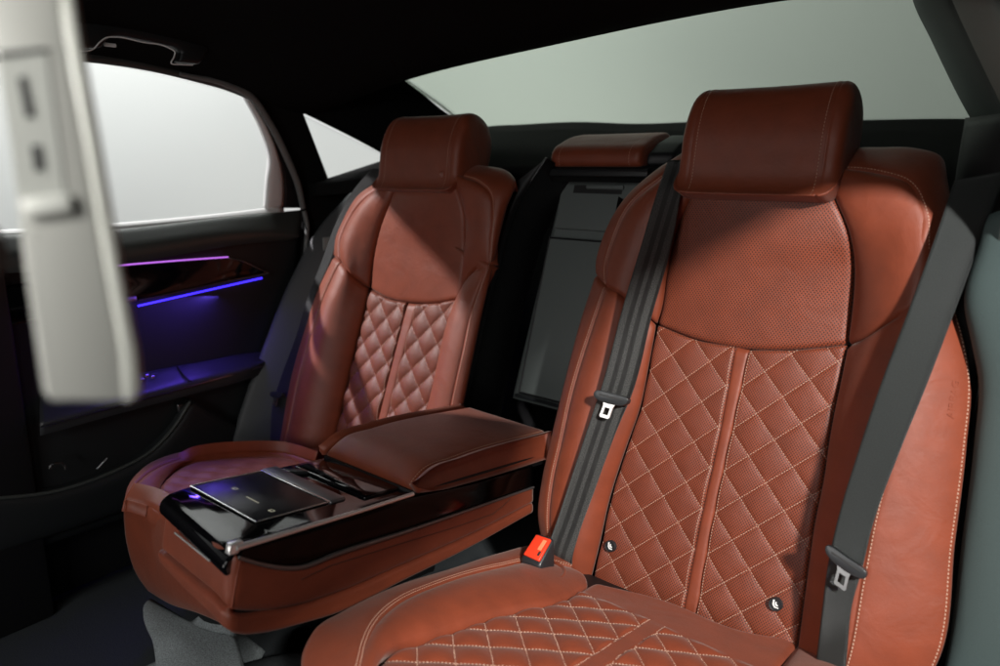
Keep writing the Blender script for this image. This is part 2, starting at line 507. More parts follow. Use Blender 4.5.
def build_seat(right):
    O = OR if right else OL
    S, Cn = seat_pt(O), cush_pt(O)
    if right:
        seat = thing('rear_seat', 'nearest brown leather rear seat, wide perforated upper panel and two black anchor buttons', 'car seat', (O[0], O[1]-.25, .2), 'rear seats')
    else:
        seat = thing('rear_seat', 'farther brown leather rear seat beside the dark door, partly hidden by the folded centre armrest', 'car seat', (O[0], O[1]-.25, .2), 'rear seats')
    kw = dict(uvx=XV, uvy=BV)
    if right:
        qL = [S(590,588), S(600,548), S(611,498), S(626,450), S(641,406), S(650,362), S(657,325)]
        qR = [S(794,661), S(806,580), S(815,518), S(822,484), S(829,435), S(842,368), S(846,345)]
        seamc = [S(657,325), S(700,341), S(742,349), S(790,350), S(846,345)]
        sl = [S(682,617), S(700,522), S(720,430), S(735,347)]; sr = [S(695,621), S(712,524), S(732,430), S(749,350)]
        jl = [S(590,588), S(642,602), S(682,617)]; jr = [S(695,621), S(755,647), S(794,661)]
        uL = [S(657,325), S(661,310,.006), S(667,269,.025), S(679,223,.045), S(691,193,.06), S(697,172,.062)]
        uR = [S(846,345), S(851,310,.006), S(853,266,.025), S(849,237,.045), S(832,193,.06), S(822,168,.062)]
        bs = [S(551,556,.035), S(548,520,.05), S(552,480,.052), S(560,444,.052), S(572,390,.05), S(592,325,.05), S(605,286,.052)]
        sil = [S(545,556,.01), S(537,515,.03), S(541,480,.034), S(549,444,.034), S(562,390,.034), S(580,320,.034), S(595,274,.036)]
        bseam = [S(605,286,.052), S(624,297,.045), S(640,310,.02), S(657,325,0)]
        bbot = [S(551,556,.035), S(570,572,.03), S(590,588,0)]
        us = [S(605,286,.052), S(605,266,.05), S(611,245,.05), S(629,206,.055), S(658,180,.055), S(690,160,.045)]
        usil = [S(595,274,.036), S(595,262,.03), S(601,240,.03), S(622,201,.035), S(655,170,.03), S(688,148,.02)]
        ridge = [S(832,700,.05), S(845,660,.058), S(860,580,.064), S(875,505,.068), S(890,450,.071), S(903,380,.076), S(910,308,.080)]
        rseam = [S(846,345,0), S(858,340,.022), S(871,332,.043), S(890,320,.064), S(910,308,.080)]
        us2 = [S(910,308,.080), S(922,275,.082), S(926,245,.082), S(924,215,.080), S(908,183,.074), S(878,173,.066), S(840,168,.055)]
        k, a0 = 1.0, .001
    else:
        qL = [S(318,520), S(326,470), S(337,432), S(346,392), S(358,341), S(366,308), S(370,289)]
        qR = [S(399,545), S(408,490), S(420,440), S(431,402), S(446,339), S(454,312), S(459,299)]
        seamc = [S(370,289), S(386,298), S(411,303), S(438,303), S(459,299)]
        sl = [S(353,535), S(366,470), S(384,395), S(407,303)]; sr = [S(361,536), S(375,470), S(393,395), S(417,304)]
        jl = [S(318,520), S(335,528), S(353,535)]; jr = [S(361,536), S(380,541), S(399,545)]
        uL = [S(370,289), S(371,278,.006), S(373,258,.02), S(379,230,.04), S(392,194,.06), S(397,176,.062)]
        uR = [S(459,299), S(462,280,.006), S(465,245,.02), S(464,215,.042), S(456,186,.06), S(450,168,.062)]
        bs = [S(272,490,.035), S(286,437,.05), S(300,371,.052), S(312,330,.052), S(324,294,.05), S(339,261,.05)]
        sil = [S(264,490,.01), S(279,437,.03), S(292,371,.034), S(305,326,.034), S(316,293,.034), S(333,256,.036)]
        bseam = [S(339,261,.05), S(348,271,.048), S(358,280,.025), S(370,289,0)]
        bbot = [S(272,490,.035), S(295,507,.03), S(318,520,0)]
        us = [S(339,261,.05), S(339,244,.05), S(350,217,.05), S(364,199,.055), S(384,184,.055), S(398,170,.05)]
        usil = [S(333,256,.036), S(334,241,.03), S(343,220,.03), S(357,196,.035), S(380,179,.03), S(396,162,.02)]
        ridge = [S(425,560,.02), S(440,470,.024), S(451,402,.026), S(462,352,.027), S(473,303,.027), S(489,264,.027)]
        rseam = [S(459,299,0), S(463,285,.008), S(470,274,.016), S(478,267,.022), S(489,264,.027)]
        us2 = [S(489,264,.027), S(490,240,.032), S(492,215,.040), S(490,194,.046), S(478,182,.05), S(462,176,.05), S(450,168,.05)]
        k, a0 = .9, -.012 + (.3585 - .747 - OL[0] + .0)
        a0 = float((S(412,303)[0] - O[0]))
    nq = 150 if right else 90
    qd = quilt(O, k, a0) if right else quilt(O, k, a0, amp=.0075)
    # the two quilted halves and the smooth band between them
    cut = lambda t: (S(735,347), S(749,350)) if right else (S(407,303), S(417,304))
    tl, tr = cut(0)
    if right:
        t1 = [S(657,325), S(700,341), tl]; t2 = [tr, S(790,350), S(846,345)]
    else:
        t1 = [S(370,289), S(386,298), tl]; t2 = [tr, S(438,303), S(459,299)]
    ql = panel('quilted_panel', seat, M_perf_fine, qL, sl, jl, t1, nu=nq//2+20, nv=int(nq*1.7), roll=(.006, .002, .006, .006), rw=.008, disp=qd, **kw)
    qr = panel('quilted_panel', seat, M_perf_fine, sr, qR, jr, t2, nu=nq//2+20, nv=int(nq*1.7), roll=(.002, .006, .006, .006), rw=.008, disp=qd, **kw)
    band = panel('centre_band', seat, M_leather, sl, sr, None, None, nu=10, nv=60, roll=(.0025, .0025, 0, .004), rw=.004, bulge=.0022, **kw)
    for q, sd in ((ql, 'r'), (qr, 'l')):
        f1 = lambda P: abs((P - O) @ XV - a0)/k - .0115
        f2 = lambda P: (P - O) @ BV - .4165
        runs = quilt_lines(q, O, f1, f2, .0672, range(-10, 6))
        P_, N_ = iso(q, sd, .003)
        runs.append((P_, N_))
        stitches('quilt_stitching', q.ob, M_thread, runs, pitch=.0046, ln=.0030, w=.0010)
    # upper insert
    up = panel('upper_insert', seat, M_perf if right else M_leather, uL, uR, seamc, None, nu=70, nv=70, bulge=.006, roll=(.006, .006, .006, 0), rw=.009, **kw)
    # bolsters and shoulders
    inner = panel('bolster', seat, M_leather, bs, qL, bbot, bseam, nu=34, nv=70, bulge=.016, roll=(.008, .007, .0, .006), rw=.010, **kw)
    facing = panel('bolster_facing', seat, M_leather, sil, bs, None, [sil[-1], bs[-1]], nu=8, nv=70, bulge=.003, roll=(.002, .004, 0, .004), rw=.005, skirt=.10, **kw)
    stitches('bolster_stitching', facing.ob, M_thread, [iso(facing, 'r', .0042)], pitch=.0044)
    sh = panel('shoulder', seat, M_leather, us, uL, bseam[:1] + bseam[1:], [us[-1], uL[-1]], nu=32, nv=60, bulge=.012, roll=(.008, .006, .006, 0), rw=.010, **kw)
    shf = panel('shoulder_facing', seat, M_leather, usil, us, [usil[0], us[0]], [usil[-1], us[-1]], nu=8, nv=60, bulge=.003, roll=(.002, .004, .004, 0), rw=.005, skirt=.10, **kw)
    stitches('shoulder_stitching', shf.ob, M_thread if right else M_thread_red, [iso(shf, 'r', .0042)], pitch=.0044)
    outer = panel('bolster', seat, M_leather, qR, ridge, [qR[0], ridge[0]], rseam, nu=30, nv=70, bulge=.012, roll=(.007, .004, 0, .006), rw=.010, **kw)
    sh2 = panel('shoulder', seat, M_leather, uR, us2[:], rseam, [uR[-1], us2[-1]], nu=30, nv=60, bulge=.012, roll=(.006, .004, .006, 0), rw=.010, **kw)
    if right:
        sideR = [S(925,690,.015), S(940,662,.015), S(957,542,.018), S(969,444,.02), S(973,380,.02), S(968,349,.022), S(955,305,.024), S(944,272,.026)]
        sl_ = ridge + [S(917,285,.080), S(927,258,.076)]
        sp = panel('side_bolster', seat, M_leather, sl_, sideR, [ridge[0], sideR[0]], [sl_[-1], S(936,262,.055), sideR[-1]], nu=40, nv=90, bulge=.008, roll=(.006, .006, 0, .004), rw=.010, skirt=.08, **kw)
        stitches('bolster_stitching', sp.ob, M_thread, [iso(sp, 'l', .0055), iso(sp, 'r', .0085)], pitch=.0052, ln=.0036, w=.0016, up=.001)
        # embossed airbag lettering running up the bolster
        fc = bpy.data.curves.new('lettering', 'FONT'); fc.body = 'AIRBAG'; fc.size = .0145; fc.extrude = .00015; fc.align_x = 'CENTER'
        fo = bpy.data.objects.new('lettering', fc)
        mt = bpy.data.meshes.new_from_object(fo)
        vv = np.array([tuple(q.co) for q in mt.vertices]); ff = [tuple(q.vertices) for q in mt.polygons]
        i = int(np.argmin([np.linalg.norm(q - S(949,398,.03)) for q in sp.P.reshape(-1, 3)])); c0 = sp.P.reshape(-1, 3)[i]; n0 = sp.N.reshape(-1, 3)[i]
        yv = unit(np.cross(n0, BV)); xv = np.cross(yv, n0)
        W_ = [c0 + xv*q[0] + yv*q[1]*-1*-1 + n0*(q[2] + .0001) for q in vv]
        link('embossed_lettering', W_, ff, M_leather, sp.ob)
        # top wrap behind the shoulder seam
        topR = [S(952,262,.02), S(952,215,.02), S(948,180,.01), S(941,155,.0), S(917,148,.0), S(878,147,.0), S(838,147,.0)]
        tw = panel('shoulder_facing', seat, M_leather, [S(927,258,.076)] + us2[2:], topR, [S(927,258,.076), topR[0]], [us2[-1], topR[-1]], nu=16, nv=60, bulge=.008, roll=(.004, .003, 0, 0), rw=.006, skirt=.08, **kw)
        stitches('shoulder_stitching', tw.ob, M_thread, [iso(tw, 'l', .005)], pitch=.0048)
        topL = [S(688,148,.02), S(700,150,.02)]
    else:
        sil2 = [S(437,560,.0), S(452,470,.008), S(463,404,.012), S(474,352,.012), S(484,305,.012), S(495,262,.012)]
        fa2 = panel('bolster_facing', seat, M_leather, ridge, sil2, None, None, nu=8, nv=60, bulge=.003, roll=(.003, .002, 0, .004), rw=.005, skirt=.10, **kw)
        stitches('bolster_stitching', fa2.ob, M_thread, [iso(fa2, 'l', .004)], pitch=.0048)
        topR = [S(495,262,.012), S(500,235,.010), S(508,205,.012), S(516,184,.01), S(510,172,.0), S(485,166,.0), S(455,164,.0)]
        tw = panel('shoulder_facing', seat, M_leather, us2, topR, [us2[0], topR[0]], [us2[-1], topR[-1]], nu=16, nv=60, bulge=.008, roll=(.004, .003, .003, 0), rw=.006, skirt=.08, **kw)
        stitches('shoulder_stitching', tw.ob, M_thread, [iso(tw, 'l', .004)], pitch=.0048)
    # ---- black shell that carries the upholstery
    w0, w1 = (-.285, .318) if right else (-.27, .19)
    sp_ = [(w0, -.05, -.005), (w1, -.05, -.005), (w1, .52, -.02), (w1 - .06, .66, -.03), (w1 - .12, .70, -.035), (w0 + .12, .70, -.035), (w0 + .05, .66, -.03), (w0 - .0, .52, -.02)]
    prism('seat_shell', seat, M_shell, [O + XV*a + BV*b + NV*(h - .012) for a, b, h in sp_], -NV*.075, .012, 3)
    # ---- headrest
    if right: headrest(seat, O, -.002, .640, .094, .248, .182, .115, M_thread)
    else: headrest(seat, O, .012, .636, .074, .252, .180, .115, M_thread)
    for s in (-.05, .05):
        tube('headrest_post', seat, M_chrome_dark, [O + XV*(s + .005) + BV*.60 + NV*.0, O + XV*(s + .005) + BV*.72 + NV*.03], .006)
    if right:
        for q in ((611, 546), (776, 604)):
            c = S(*q, .005)
            disc_button(seat, c, .0098)
    # ---- cushion
    if right:
        cl = [Cn(358,704,.014), Cn(388,657,.014), Cn(436,638,.012), Cn(500,616,.010), Cn(564,600,.006), Cn(589,585,.0), Cn(589,585,.0) - CV*.022]
        cr_ = [O + XV*.175 + CV*.53, O + XV*.17 + CV*.3, O + XV*.165 - CV*.022]
        cb = [cl[0], O + XV*-.02 + CV*.55 + CN*.02, cr_[0]]; ct = [cl[-1], Cn(660,603,.0) - CV*.022, Cn(735,633,.0) - CV*.022, cr_[-1]]
        qc = panel('cushion_panel', seat, M_leather, cl, cr_, cb, ct, nu=190, nv=250, roll=(.006, .006, 0, .010), rw=.012, disp=quilt_cushion(O), uvx=XV, uvy=-CV)
        f1 = lambda P: abs((P - O) @ XV - .003) - .0115
        f2 = lambda P: -((P - O) @ CV) + .03
        kd_runs = []
        for sgn_half in (-1, 1):
            # each half of the cushion mirrors the other about the middle band
            sub = Panel(); msk = ((qc.P - O) @ XV - .003) * sgn_half > .011
            sub.P = qc.P[msk][:, None]; sub.N = qc.N[msk][:, None]
            kd_runs += quilt_lines(sub, O, f1, f2, .0645, range(-11, 3), keep=lambda a, b: (-(b - .03) > .128 - .25*a*a) and (sgn_half > 0 or a < .172))
        for e in (-.0095, .0155):
            b_ = np.arange(.125, .53, .004)
            line = [O + XV*e + CV*q for q in b_]
            kd = KDTree(qc.P.size//3); PP = qc.P.reshape(-1, 3); NN = qc.N.reshape(-1, 3)
            for i, q in enumerate(PP): kd.insert(q, i)
            kd.balance()
            ids = [kd.find(q)[1] for q in line]
            kd_runs.append((PP[ids], NN[ids]))
        stitches('quilt_stitching', qc.ob, M_thread, kd_runs, pitch=.0046, ln=.0031, w=.0012)
        bl = [Cn(352,702,.03), Cn(363,664,.034), Cn(368,642,.034), Cn(378,622,.034), Cn(400,602,.032), Cn(440,584,.03), Cn(500,567,.020), Cn(540,561,.010), Cn(572,567,.002)]
        bp = panel('cushion_bolster', seat, M_leather, bl, cl[:-1], [bl[0], cl[0]], [bl[-1], Cn(585,574,.002), cl[-2]], nu=50, nv=110, bulge=.010, roll=(.004, .007, 0, .006), rw=.010, uvx=XV, uvy=-CV)
        ou = [Cn(300,690,.0), Cn(304,645,.012), Cn(316,626,.02), Cn(340,612,.02), Cn(400,585,.018), Cn(450,570,.014), Cn(500,553,.012), Cn(540,545,.01), Cn(575,552,.008)]
        fp = panel('cushion_facing', seat, M_leather, ou, bl, [ou[0], bl[0]], [ou[-1], bl[-1]], nu=20, nv=110, bulge=.006, roll=(.003, .004, 0, .002), rw=.007, skirt=.12, uvx=XV, uvy=-CV)
        stitches('cushion_stitching', fp.ob, M_thread, [iso(fp, 'r', .0045), iso(fp, 'r', .009)], pitch=.0046, w=.0009)
        # outboard bolster of the cushion, running out of the picture
        ro = [O + XV*.36 + CV*.53 - CN*.02, O + XV*.36 + CV*.3 + CN*.01, O + XV*.345 - CV*.02]
        panel('cushion_bolster', seat, M_leather, cr_, ro, None, None, nu=24, nv=50, bulge=.025, roll=(.006, .004, 0, 0), skirt=.10, uvx=XV, uvy=-CV)
        prism('cushion_base', seat, M_shell, [O + XV*a + CV*d - CN*.02 for a, d in ((-.27, .0), (-.27, .40), (-.1, .52), (.35, .52), (.35, .0))], v3(0, 0, -.15), .01)
    else:
        # far cushion: crown, piped edge and a rounded front
        edge = [(124,500), (127,487), (136,474), (153,461), (172,454), (190,450), (238,446), (282,447), (315,458)]
        rim = [Cn(*q, .010) for q in edge]
        inn = [O + XV*q[0] + CV*q[1] + CN*.006 for q in ((-.03,.492),(-.07,.458),(-.14,.41),(-.215,.335),(-.258,.25),(-.245,.15),(-.14,.05))]
        rm2 = [rim[0]*.88 + inn[0]*.12, Cn(132,490,.016), Cn(141,479,.018), Cn(157,468,.018), Cn(175,461,.018), Cn(193,457,.018), Cn(238,452,.018), Cn(282,452,.018), Cn(315,462,.018)]
        fcg = panel('cushion_facing', seat, M_leather, rim, rm2, None, None, nu=8, nv=70, bulge=.003, roll=(.002, .004, 0, 0), rw=.005, skirt=.02, uvx=XV, uvy=-CV)
        top = panel('cushion_bolster', seat, M_leather, rm2, inn, None, None, nu=36, nv=70, bulge=.006, roll=(.004, .0, 0, 0), rw=.006, uvx=XV, uvy=-CV)
        YN = v3(0, 1, 0)
        pf = lambda x, y, d: at((x, y), (0, d, 0), YN)
        f0 = [pf(148,591,.49), pf(138,577,.482), pf(127,545,.472), pf(124,520,.468), rim[0]]
        f1_ = [pf(232,628,.455), pf(228,600,.455), O + XV*.16 + CV*.498]
        ft = [rim[0] + CN*.003, inn[0] + CN*.006, O + XV*.08 + CV*.498 + CN*.008, f1_[-1]]
        fb_ = [f0[0], pf(170,604,.475), pf(200,614,.46), f1_[0]]
        panel('cushion_front', seat, M_leather, f0, f1_, fb_, ft, nu=60, nv=50, bulge=.010, roll=(0, 0, 0, .007), rw=.012, skirt=.03, uvx=XV, uvy=ZU)
        panel('cushion_panel', seat, M_leather, inn, [O + XV*.20 + CV*d for d in np.linspace(.498, .0, 9)], None, None, nu=40, nv=70, disp=quilt_cushion(O), skirt=.02, uvx=XV, uvy=-CV)
        prism('cushion_base', seat, M_shell, [O + XV*a + CV*d - CN*.03 for a, d in ((-.27, .0), (-.27, .33), (-.1, .43), (.2, .43), (.2, .0))], v3(0, 0, -.14), .01)
    return seat
seat_r = build_seat(True)
seat_l = build_seat(False)
# ------------------------------------------------------------------ seat belts
SR, SL = seat_pt(OR), seat_pt(OL)

def ribbon(name, parent, mat, Lp, Rp, nv=90):
    return panel(name, parent, mat, Lp, Rp, nu=14, nv=nv, roll=(.0006, .0006, 0, 0), rw=.003, skirt=.0012, uv='arc')

def belt_tongue(parent, c, along, across, nrm, w, silver):
    """black moulded slider across the webbing with a steel latch plate below it"""
    al, ac, n = unit(along), unit(across), unit(nrm)
    out = []
    for i in range(28):
        th = 2*math.pi*i/28
        x = math.copysign(abs(math.cos(th))**.55, math.cos(th))*w*.5; y = math.copysign(abs(math.sin(th))**.8, math.sin(th))*w*.155
        y += w*.05*(x/(w*.5))**2
        out.append(c + ac*x + al*y - n*.004)
    body = prism('slider', parent, M_satin, out, n*.011, .003, 3)
    rbox('slot', body, M_slot, c + al*w*.05 + n*.0072, (ac, al, n), (w*.34, w*.022, .0006), .0003, 1)
    # latch plate as a frame with its window
    lw, lh = w*.185, w*.42
    o = c - al*w*.14 + n*.002
    P_ = lambda x, y: o + ac*x - al*y
    bm = bmesh.new()
    outer = [(-lw*.9, 0), (lw*.9, 0), (lw*.75, lh*.25), (lw*.78, lh*.95), (lw*.62, lh*1.05), (-lw*.62, lh*1.05), (-lw*.78, lh*.95), (-lw*.75, lh*.25)]
    inner = [(-lw*.42, lh*.32), (lw*.42, lh*.32), (lw*.42, lh*.34), (lw*.42, lh*.80), (lw*.40, lh*.82), (-lw*.40, lh*.82), (-lw*.42, lh*.80), (-lw*.42, lh*.34)]
    vo = [bm.verts.new(Vector(P_(*q))) for q in outer]; vi = [bm.verts.new(Vector(P_(*q))) for q in inner]
    vo2 = [bm.verts.new(Vector(P_(*q) + n*.0026)) for q in outer]; vi2 = [bm.verts.new(Vector(P_(*q) + n*.0026)) for q in inner]
    for i in range(8):
        j = (i + 1) % 8
        bm.faces.new((vo[i], vi[i], vi[j], vo[j])); bm.faces.new((vo2[i], vo2[j], vi2[j], vi2[i]))
        bm.faces.new((vo[i], vo[j], vo2[j], vo2[i])); bm.faces.new((vi[i], vi2[i], vi2[j], vi[j]))
    link_bm('latch_plate', bm, silver, parent, 30)

M_steel = plain('bright_steel', (.80, .80, .78), .3, metal=.7)
# inner belt over the inboard bolster of the near seat
b1 = thing('seat_belt', 'black striped belt over the left bolster of the near seat with bright steel tongue', 'seat belt', tuple(SR(590, 470, .08)), 'seat belts')
hh = [.075, .092, .098, .088, .082, .078, .076, .072, .066, .05]
Lp = [(668,160), (660,183), (640,250), (622,310), (602,385), (592,415), (570,481), (557,520), (548,546), (546,560)]
Rp = [(690,160), (682,191), (672,245), (653,312), (631,397), (619,425), (592,498), (578,537), (572,560), (572,575)]
hr = [.07, .075, .070, .060, .058, .057, .055, .054, .052, .04]
ribbon('webbing', b1, M_belt, [SR(*p, h) for p, h in zip(Lp, hh)][::-1], [SR(*p, h) for p, h in zip(Rp, hr)][::-1], 140)
c = SR(612, 399, .082); belt_tongue(b1, c, SR(633, 330, .08) - SR(600, 420, .08), SR(636, 404, .066) - SR(590, 392, .092), NV, .058, M_steel)
# outer belt of the near seat
b2 = thing('seat_belt', 'smooth sheened belt across the right side bolster of the near seat', 'seat belt', tuple(SR(880, 430, .1)), 'seat belts')
Lp = [(955,180), (939,227), (912,302), (880,387), (862,440), (833,539), (827,570), (822,610), (816,660), (812,700)]
Rp = [(1010,170), (989,220), (957,306), (924,392), (902,446), (872,528), (862,570), (852,605), (846,660), (842,700)]
hl = [.09, .10, .105, .10, .095, .085, .08, .07, .055, .05]
hr2 = [.068, .078, .083, .082, .085, .082, .078, .070, .066, .06]
ribbon('webbing', b2, M_belt_plain, [SR(*p, h) for p, h in zip(Lp, hl)][::-1], [SR(*p, h) for p, h in zip(Rp, hr2)][::-1], 140)
c = SR(846, 563, .09); belt_tongue(b2, c, SR(866, 500, .08) - SR(842, 600, .08), SR(864, 574, .084) - SR(826, 548, .088), NV, .056, M_chrome_dark)
# outer belt of the far seat
b3 = thing('seat_belt', 'dark belt hanging along the door side of the farther seat beside the grey trim', 'seat belt', tuple(SL(285, 380, .03)), 'seat belts')
Lp = [(372,168), (352,192), (336,222), (322,260), (308,296), (296,336), (282,374), (273,402), (270,440), (268,470)]
Rp = [(384,174), (360,196), (343,222), (333,254), (316,294), (305,336), (293,376), (287,404), (282,440), (278,470)]
hs = [.03, .035, .04, .045, .045, .045, .045, .045, .045, .04]
ribbon('webbing', b3, webbing('black_webbing', (.012, .014, .014), (.006, .006, .006), .05, [(.05, .6), (.95, .6)], .5), [SL(*p, h) for p, h in zip(Lp, hs)][::-1], [SL(*p, h - .006) for p, h in zip(Rp, hs)][::-1], 90)
c = SL(278, 395, .055); belt_tongue(b3, c, SL(290, 360, .05) - SL(276, 420, .05), SL(288, 396, .05) - SL(268, 394, .05), NV, .05, M_chrome_dark)

# ------------------------------------------------------------------ buckle of the near seat
pc = v3(.135, .865, .36)
nn = unit((0.05, -.55, .80))
red = [at(q, pc, nn) for q in ((523, 554), (536, 534), (551, 539), (539, 561))]
bk = thing('seat_belt_buckle', 'black belt buckle with a red release button standing up from the cushion', 'belt buckle', tuple(np.mean(red, 0) - nn*.05))
cc = np.mean(red, 0)
e1, e2 = unit(red[2] - red[1]), unit(red[0] - red[1])
down = v3(.003, -.002, -.050)
grow = [cc + (q - cc)*1.28 - nn*.004 for q in red]
prism('housing', bk, M_satin, grow, down*1.25, .006, 4)
rb = prism('release_button', bk, M_red, red, -nn*.008, .002, 3)
m0 = (red[0] + red[1])/2*.42 + (red[2] + red[3])/2*.58
def rq(a, b): return red[1] + (red[2]-red[1])*a + (red[0]-red[1])*b + nn*.0003
prism('press_mark', rb, M_orange, [rq(.62, .14), rq(.86, .14), rq(.86, .62), rq(.62, .62)], nn*.0008, .0003, 1)
prism('press_slot', rb, M_slot, [rq(.80, .66), rq(.93, .66), rq(.93, .86), rq(.80, .86)], nn*.0006, .0002, 1)
# leather rosette the buckle comes out of
Cr = cush_pt(OR)
tube('buckle_collar', bk, M_leather, [Cr(*q, .012) for q in ((516,561), (515,570), (521,577), (535,582), (550,583), (562,577), (563,568), (556,563))], .0035, 8, 40)

# ------------------------------------------------------------------ middle of the backrest, behind the folded-down armrest
HB = -.15
def SB(x, y, h=HB): return at((x, y), OR + NV*h, NV)
cb = thing('middle_seat', 'dark grey recess panel with a pull handle and a small brown headrest between the seats', 'seat back', tuple(SB(560, 400)))
TL, TR, BL, BR = SB(566,170), SB(660,168), SB(512,398), SB(620,420)
TL2, TR2 = TL, TL + XV*.20
panel('recess_panel', cb, M_greyp, [BL, TL], [BL + XV*.24, TL + XV*.24], nu=20, nv=30, roll=(.002,)*4, skirt=.02)
# upper cover with its pull
rbox('upper_cover', cb, M_greyp, SB(598, 205) + NV*.005 + XV*.02, (XV, BV, NV), (.115, .058, .006), .004)
pl = rbox('pull_recess', cb, M_slot, SB(600, 191) + NV*.0105 + XV*.0, (XV, BV, NV), (.060, .009, .001), .0005, 1)
rbox('pull_handle', cb, M_greyp, SB(604, 189) + NV*.013 + XV*.01, (XV, BV, NV), (.045, .0045, .004), .002)
# the framed flap
fl = [SB(558,239), SB(650,240), SB(600,412), SB(516,391)]
x0 = (SB(558,239)[0] + SB(516,391)[0])/2
b_hi, b_lo = (SB(558,239) - OR) @ BV, (SB(516,391) - OR) @ BV
fo = lambda x, b, h: v3(OR[0] + x - OR[0], 0, 0) + (OR + BV*b + NV*h)*v3(0, 1, 1)
xl, xr_ = x0, x0 + .20
rbox('flap', cb, M_greyp, fo((xl + xr_)/2, (b_hi + b_lo)/2, HB + .004), (XV, BV, NV), ((xr_ - xl)/2, (b_hi - b_lo)/2, .006), .004)
fsc = [fo(xr_, b_hi, HB + .009), fo(xl, b_hi, HB + .009), fo(xl, b_lo, HB + .009), fo(xr_, b_lo, HB + .009)]
for a_, b_ in ((0, 1), (1, 2), (2, 3)): tube('flap_seal', cb, M_shell, [fsc[a_], fsc[b_]], .0022, 6)
tube('flap_edge', cb, M_satin, [fo(xl - .006, b_lo - .008, HB + .012), fo(xr_, b_lo - .008, HB + .012)], .004)
# left cheek of the recess with its piping: the black side of the farther seat
ck = [SB(547,158,-.02), SB(516,208,-.02), SB(498,268,-.02), SB(482,335,-.02), SB(466,404,-.02), SB(458,450,-.02)][::-1]
ck_in = [SL(495,256,.02), SL(489,285,.02), SL(480,330,.02), SL(466,390,.02), SL(455,440,.02), SL(446,480,.02)][::-1]
ck_in = [SL(446,480,.0), SL(463,404,.0), SL(474,352,.0), SL(484,305,.0), SL(497,250,.0), SL(512,185,-.01)]
ck = [SB(456,470,-.03), SB(466,404,-.03), SB(478,345,-.03), SB(498,268,-.03), SB(516,208,-.03), SB(547,158,-.03)]
panel('side_cheek', cb, M_shell, ck_in, ck, nu=14, nv=40, bulge=.006, roll=(0, .004, 0, 0), skirt=.0)
tube('cheek_piping', cb, M_satin, [q + NV*.002 for q in ck], .0028, 8, 60)
ck_b = [q - NV*.13 + XV*.0 for q in ck]
panel('recess_cheek', cb, M_shell, ck, ck_b, nu=10, nv=40, roll=(0,)*4, skirt=0)
rck = [OR + XV*-.285 + BV*b + NV*-.02 for b in (0, .25, .5, .66)]
panel('recess_cheek', cb, M_shell, [q - NV*.14 for q in rck], rck, nu=8, nv=30, roll=(0,)*4, skirt=0)
# small headrest of the middle seat
py = v3(0, 1.25, 0); Yn = v3(0, 1, 0)
hc = [at(q, py, Yn) for q in ((548,152), (551,167), (638,164), (643,146))]
xa, xb = hc[1][0] - .004, hc[2][0] + .006
zt, zb = hc[0][2], hc[1][2] + .001
prof = [(1.253, zb), (1.249, zb + .006), (1.249, zt - .004), (1.256, zt + .006), (1.285, zt + .020), (1.345, zt + .036), (1.375, zt + .036), (1.39, zt + .02), (1.39, zb), (1.32, zb - .004)]
pr3 = curve([(0, y, z) for y, z in prof] + [(0, *prof[0])], 61)[:-1]
Vh, Fh, Uh = [], [], []
ss = np.r_[np.linspace(0, .06, 7), np.linspace(.09, .91, 30), np.linspace(.94, 1, 7)]
cen = pr3.mean(0)
for s in ss:
    e = max(0, abs(s - .5)*2 - .86)/.14
    sc = .80 + .20*(1 - e**2.4)**.45
    for q in pr3:
        p = cen + (q - cen)*sc
        Vh.append((xa + (xb - xa)*s, p[1], p[2])); Uh.append((s*.2, q[1] + q[2]))
nk = len(pr3); mk = len(ss)
Fh_ = [(i*nk+k, i*nk+(k+1) % nk, (i+1)*nk+(k+1) % nk, (i+1)*nk+k) for i in range(mk-1) for k in range(nk)] + [tuple(range(nk))[::-1], tuple((mk-1)*nk+k for k in range(nk))]
ch = link('headrest', Vh, Fh_, M_leather, cb, Uh)
G = np.array(Vh).reshape(mk, nk, 3)
stitches('headrest_stitching', ch, M_thread, [(G[i, :30], np.array([unit(q - G[i].mean(0)) for q in G[i, :30]])) for i in (8, 35)], pitch=.006, w=.001)
# black block the headrest folds into
capp = [(xb + .004, y, z) for y, z in [(1.262, zb), (1.262, zt - .006), (1.30, zt + .016), (1.36, zt + .033), (1.40, zt + .02), (1.40, zb)]]
prism('headrest_carrier', cb, M_shell, capp, v3(.05, .02, 0), .008, 3)
rbox('headrest_ledge', cb, M_black, v3((xa+xb)/2 + .01, 1.29, zb - .012), ((1, 0, 0), (0, 1, 0), (0, 0, 1)), (.115, .045, .008), .003)
tube('ledge_trim', cb, M_satin, [v3(xa + .01, 1.243, zb - .008), v3(xb + .02, 1.243, zb - .008)], .002, 6)

# ------------------------------------------------------------------ folded-down centre armrest
TH = R(8.5)
EV = v3(0, math.cos(TH), -math.sin(TH)); EW = v3(0, math.sin(TH), math.cos(TH))
C0 = v3(.05, .368, .516)
def K(x, v, w): return v3(x, C0[1], C0[2]) + EV*v + EW*w
def DK(p, w=0.): return at(p, C0 + EW*w, EW)                 # on the deck plane
def SK(p, dx=0.): return at(p, C0 + XV*dx, XV)               # on the flank facing the near seat
FN = unit(EV*.222 + XV*.030)                                # the front runs slightly askew
def FK(p, dv=0.): return at(p, K(.05, dv, 0), FN)            # on the front
ar = thing('centre_console', 'folded-down brown leather centre armrest with a black touch panel and a padded lid', 'console', tuple(K(-.06, .3, -.12)))
XL, XR = -.172, .050
kwS = dict(uvx=EV, uvy=EW); kwF = dict(uvx=XV, uvy=EW)
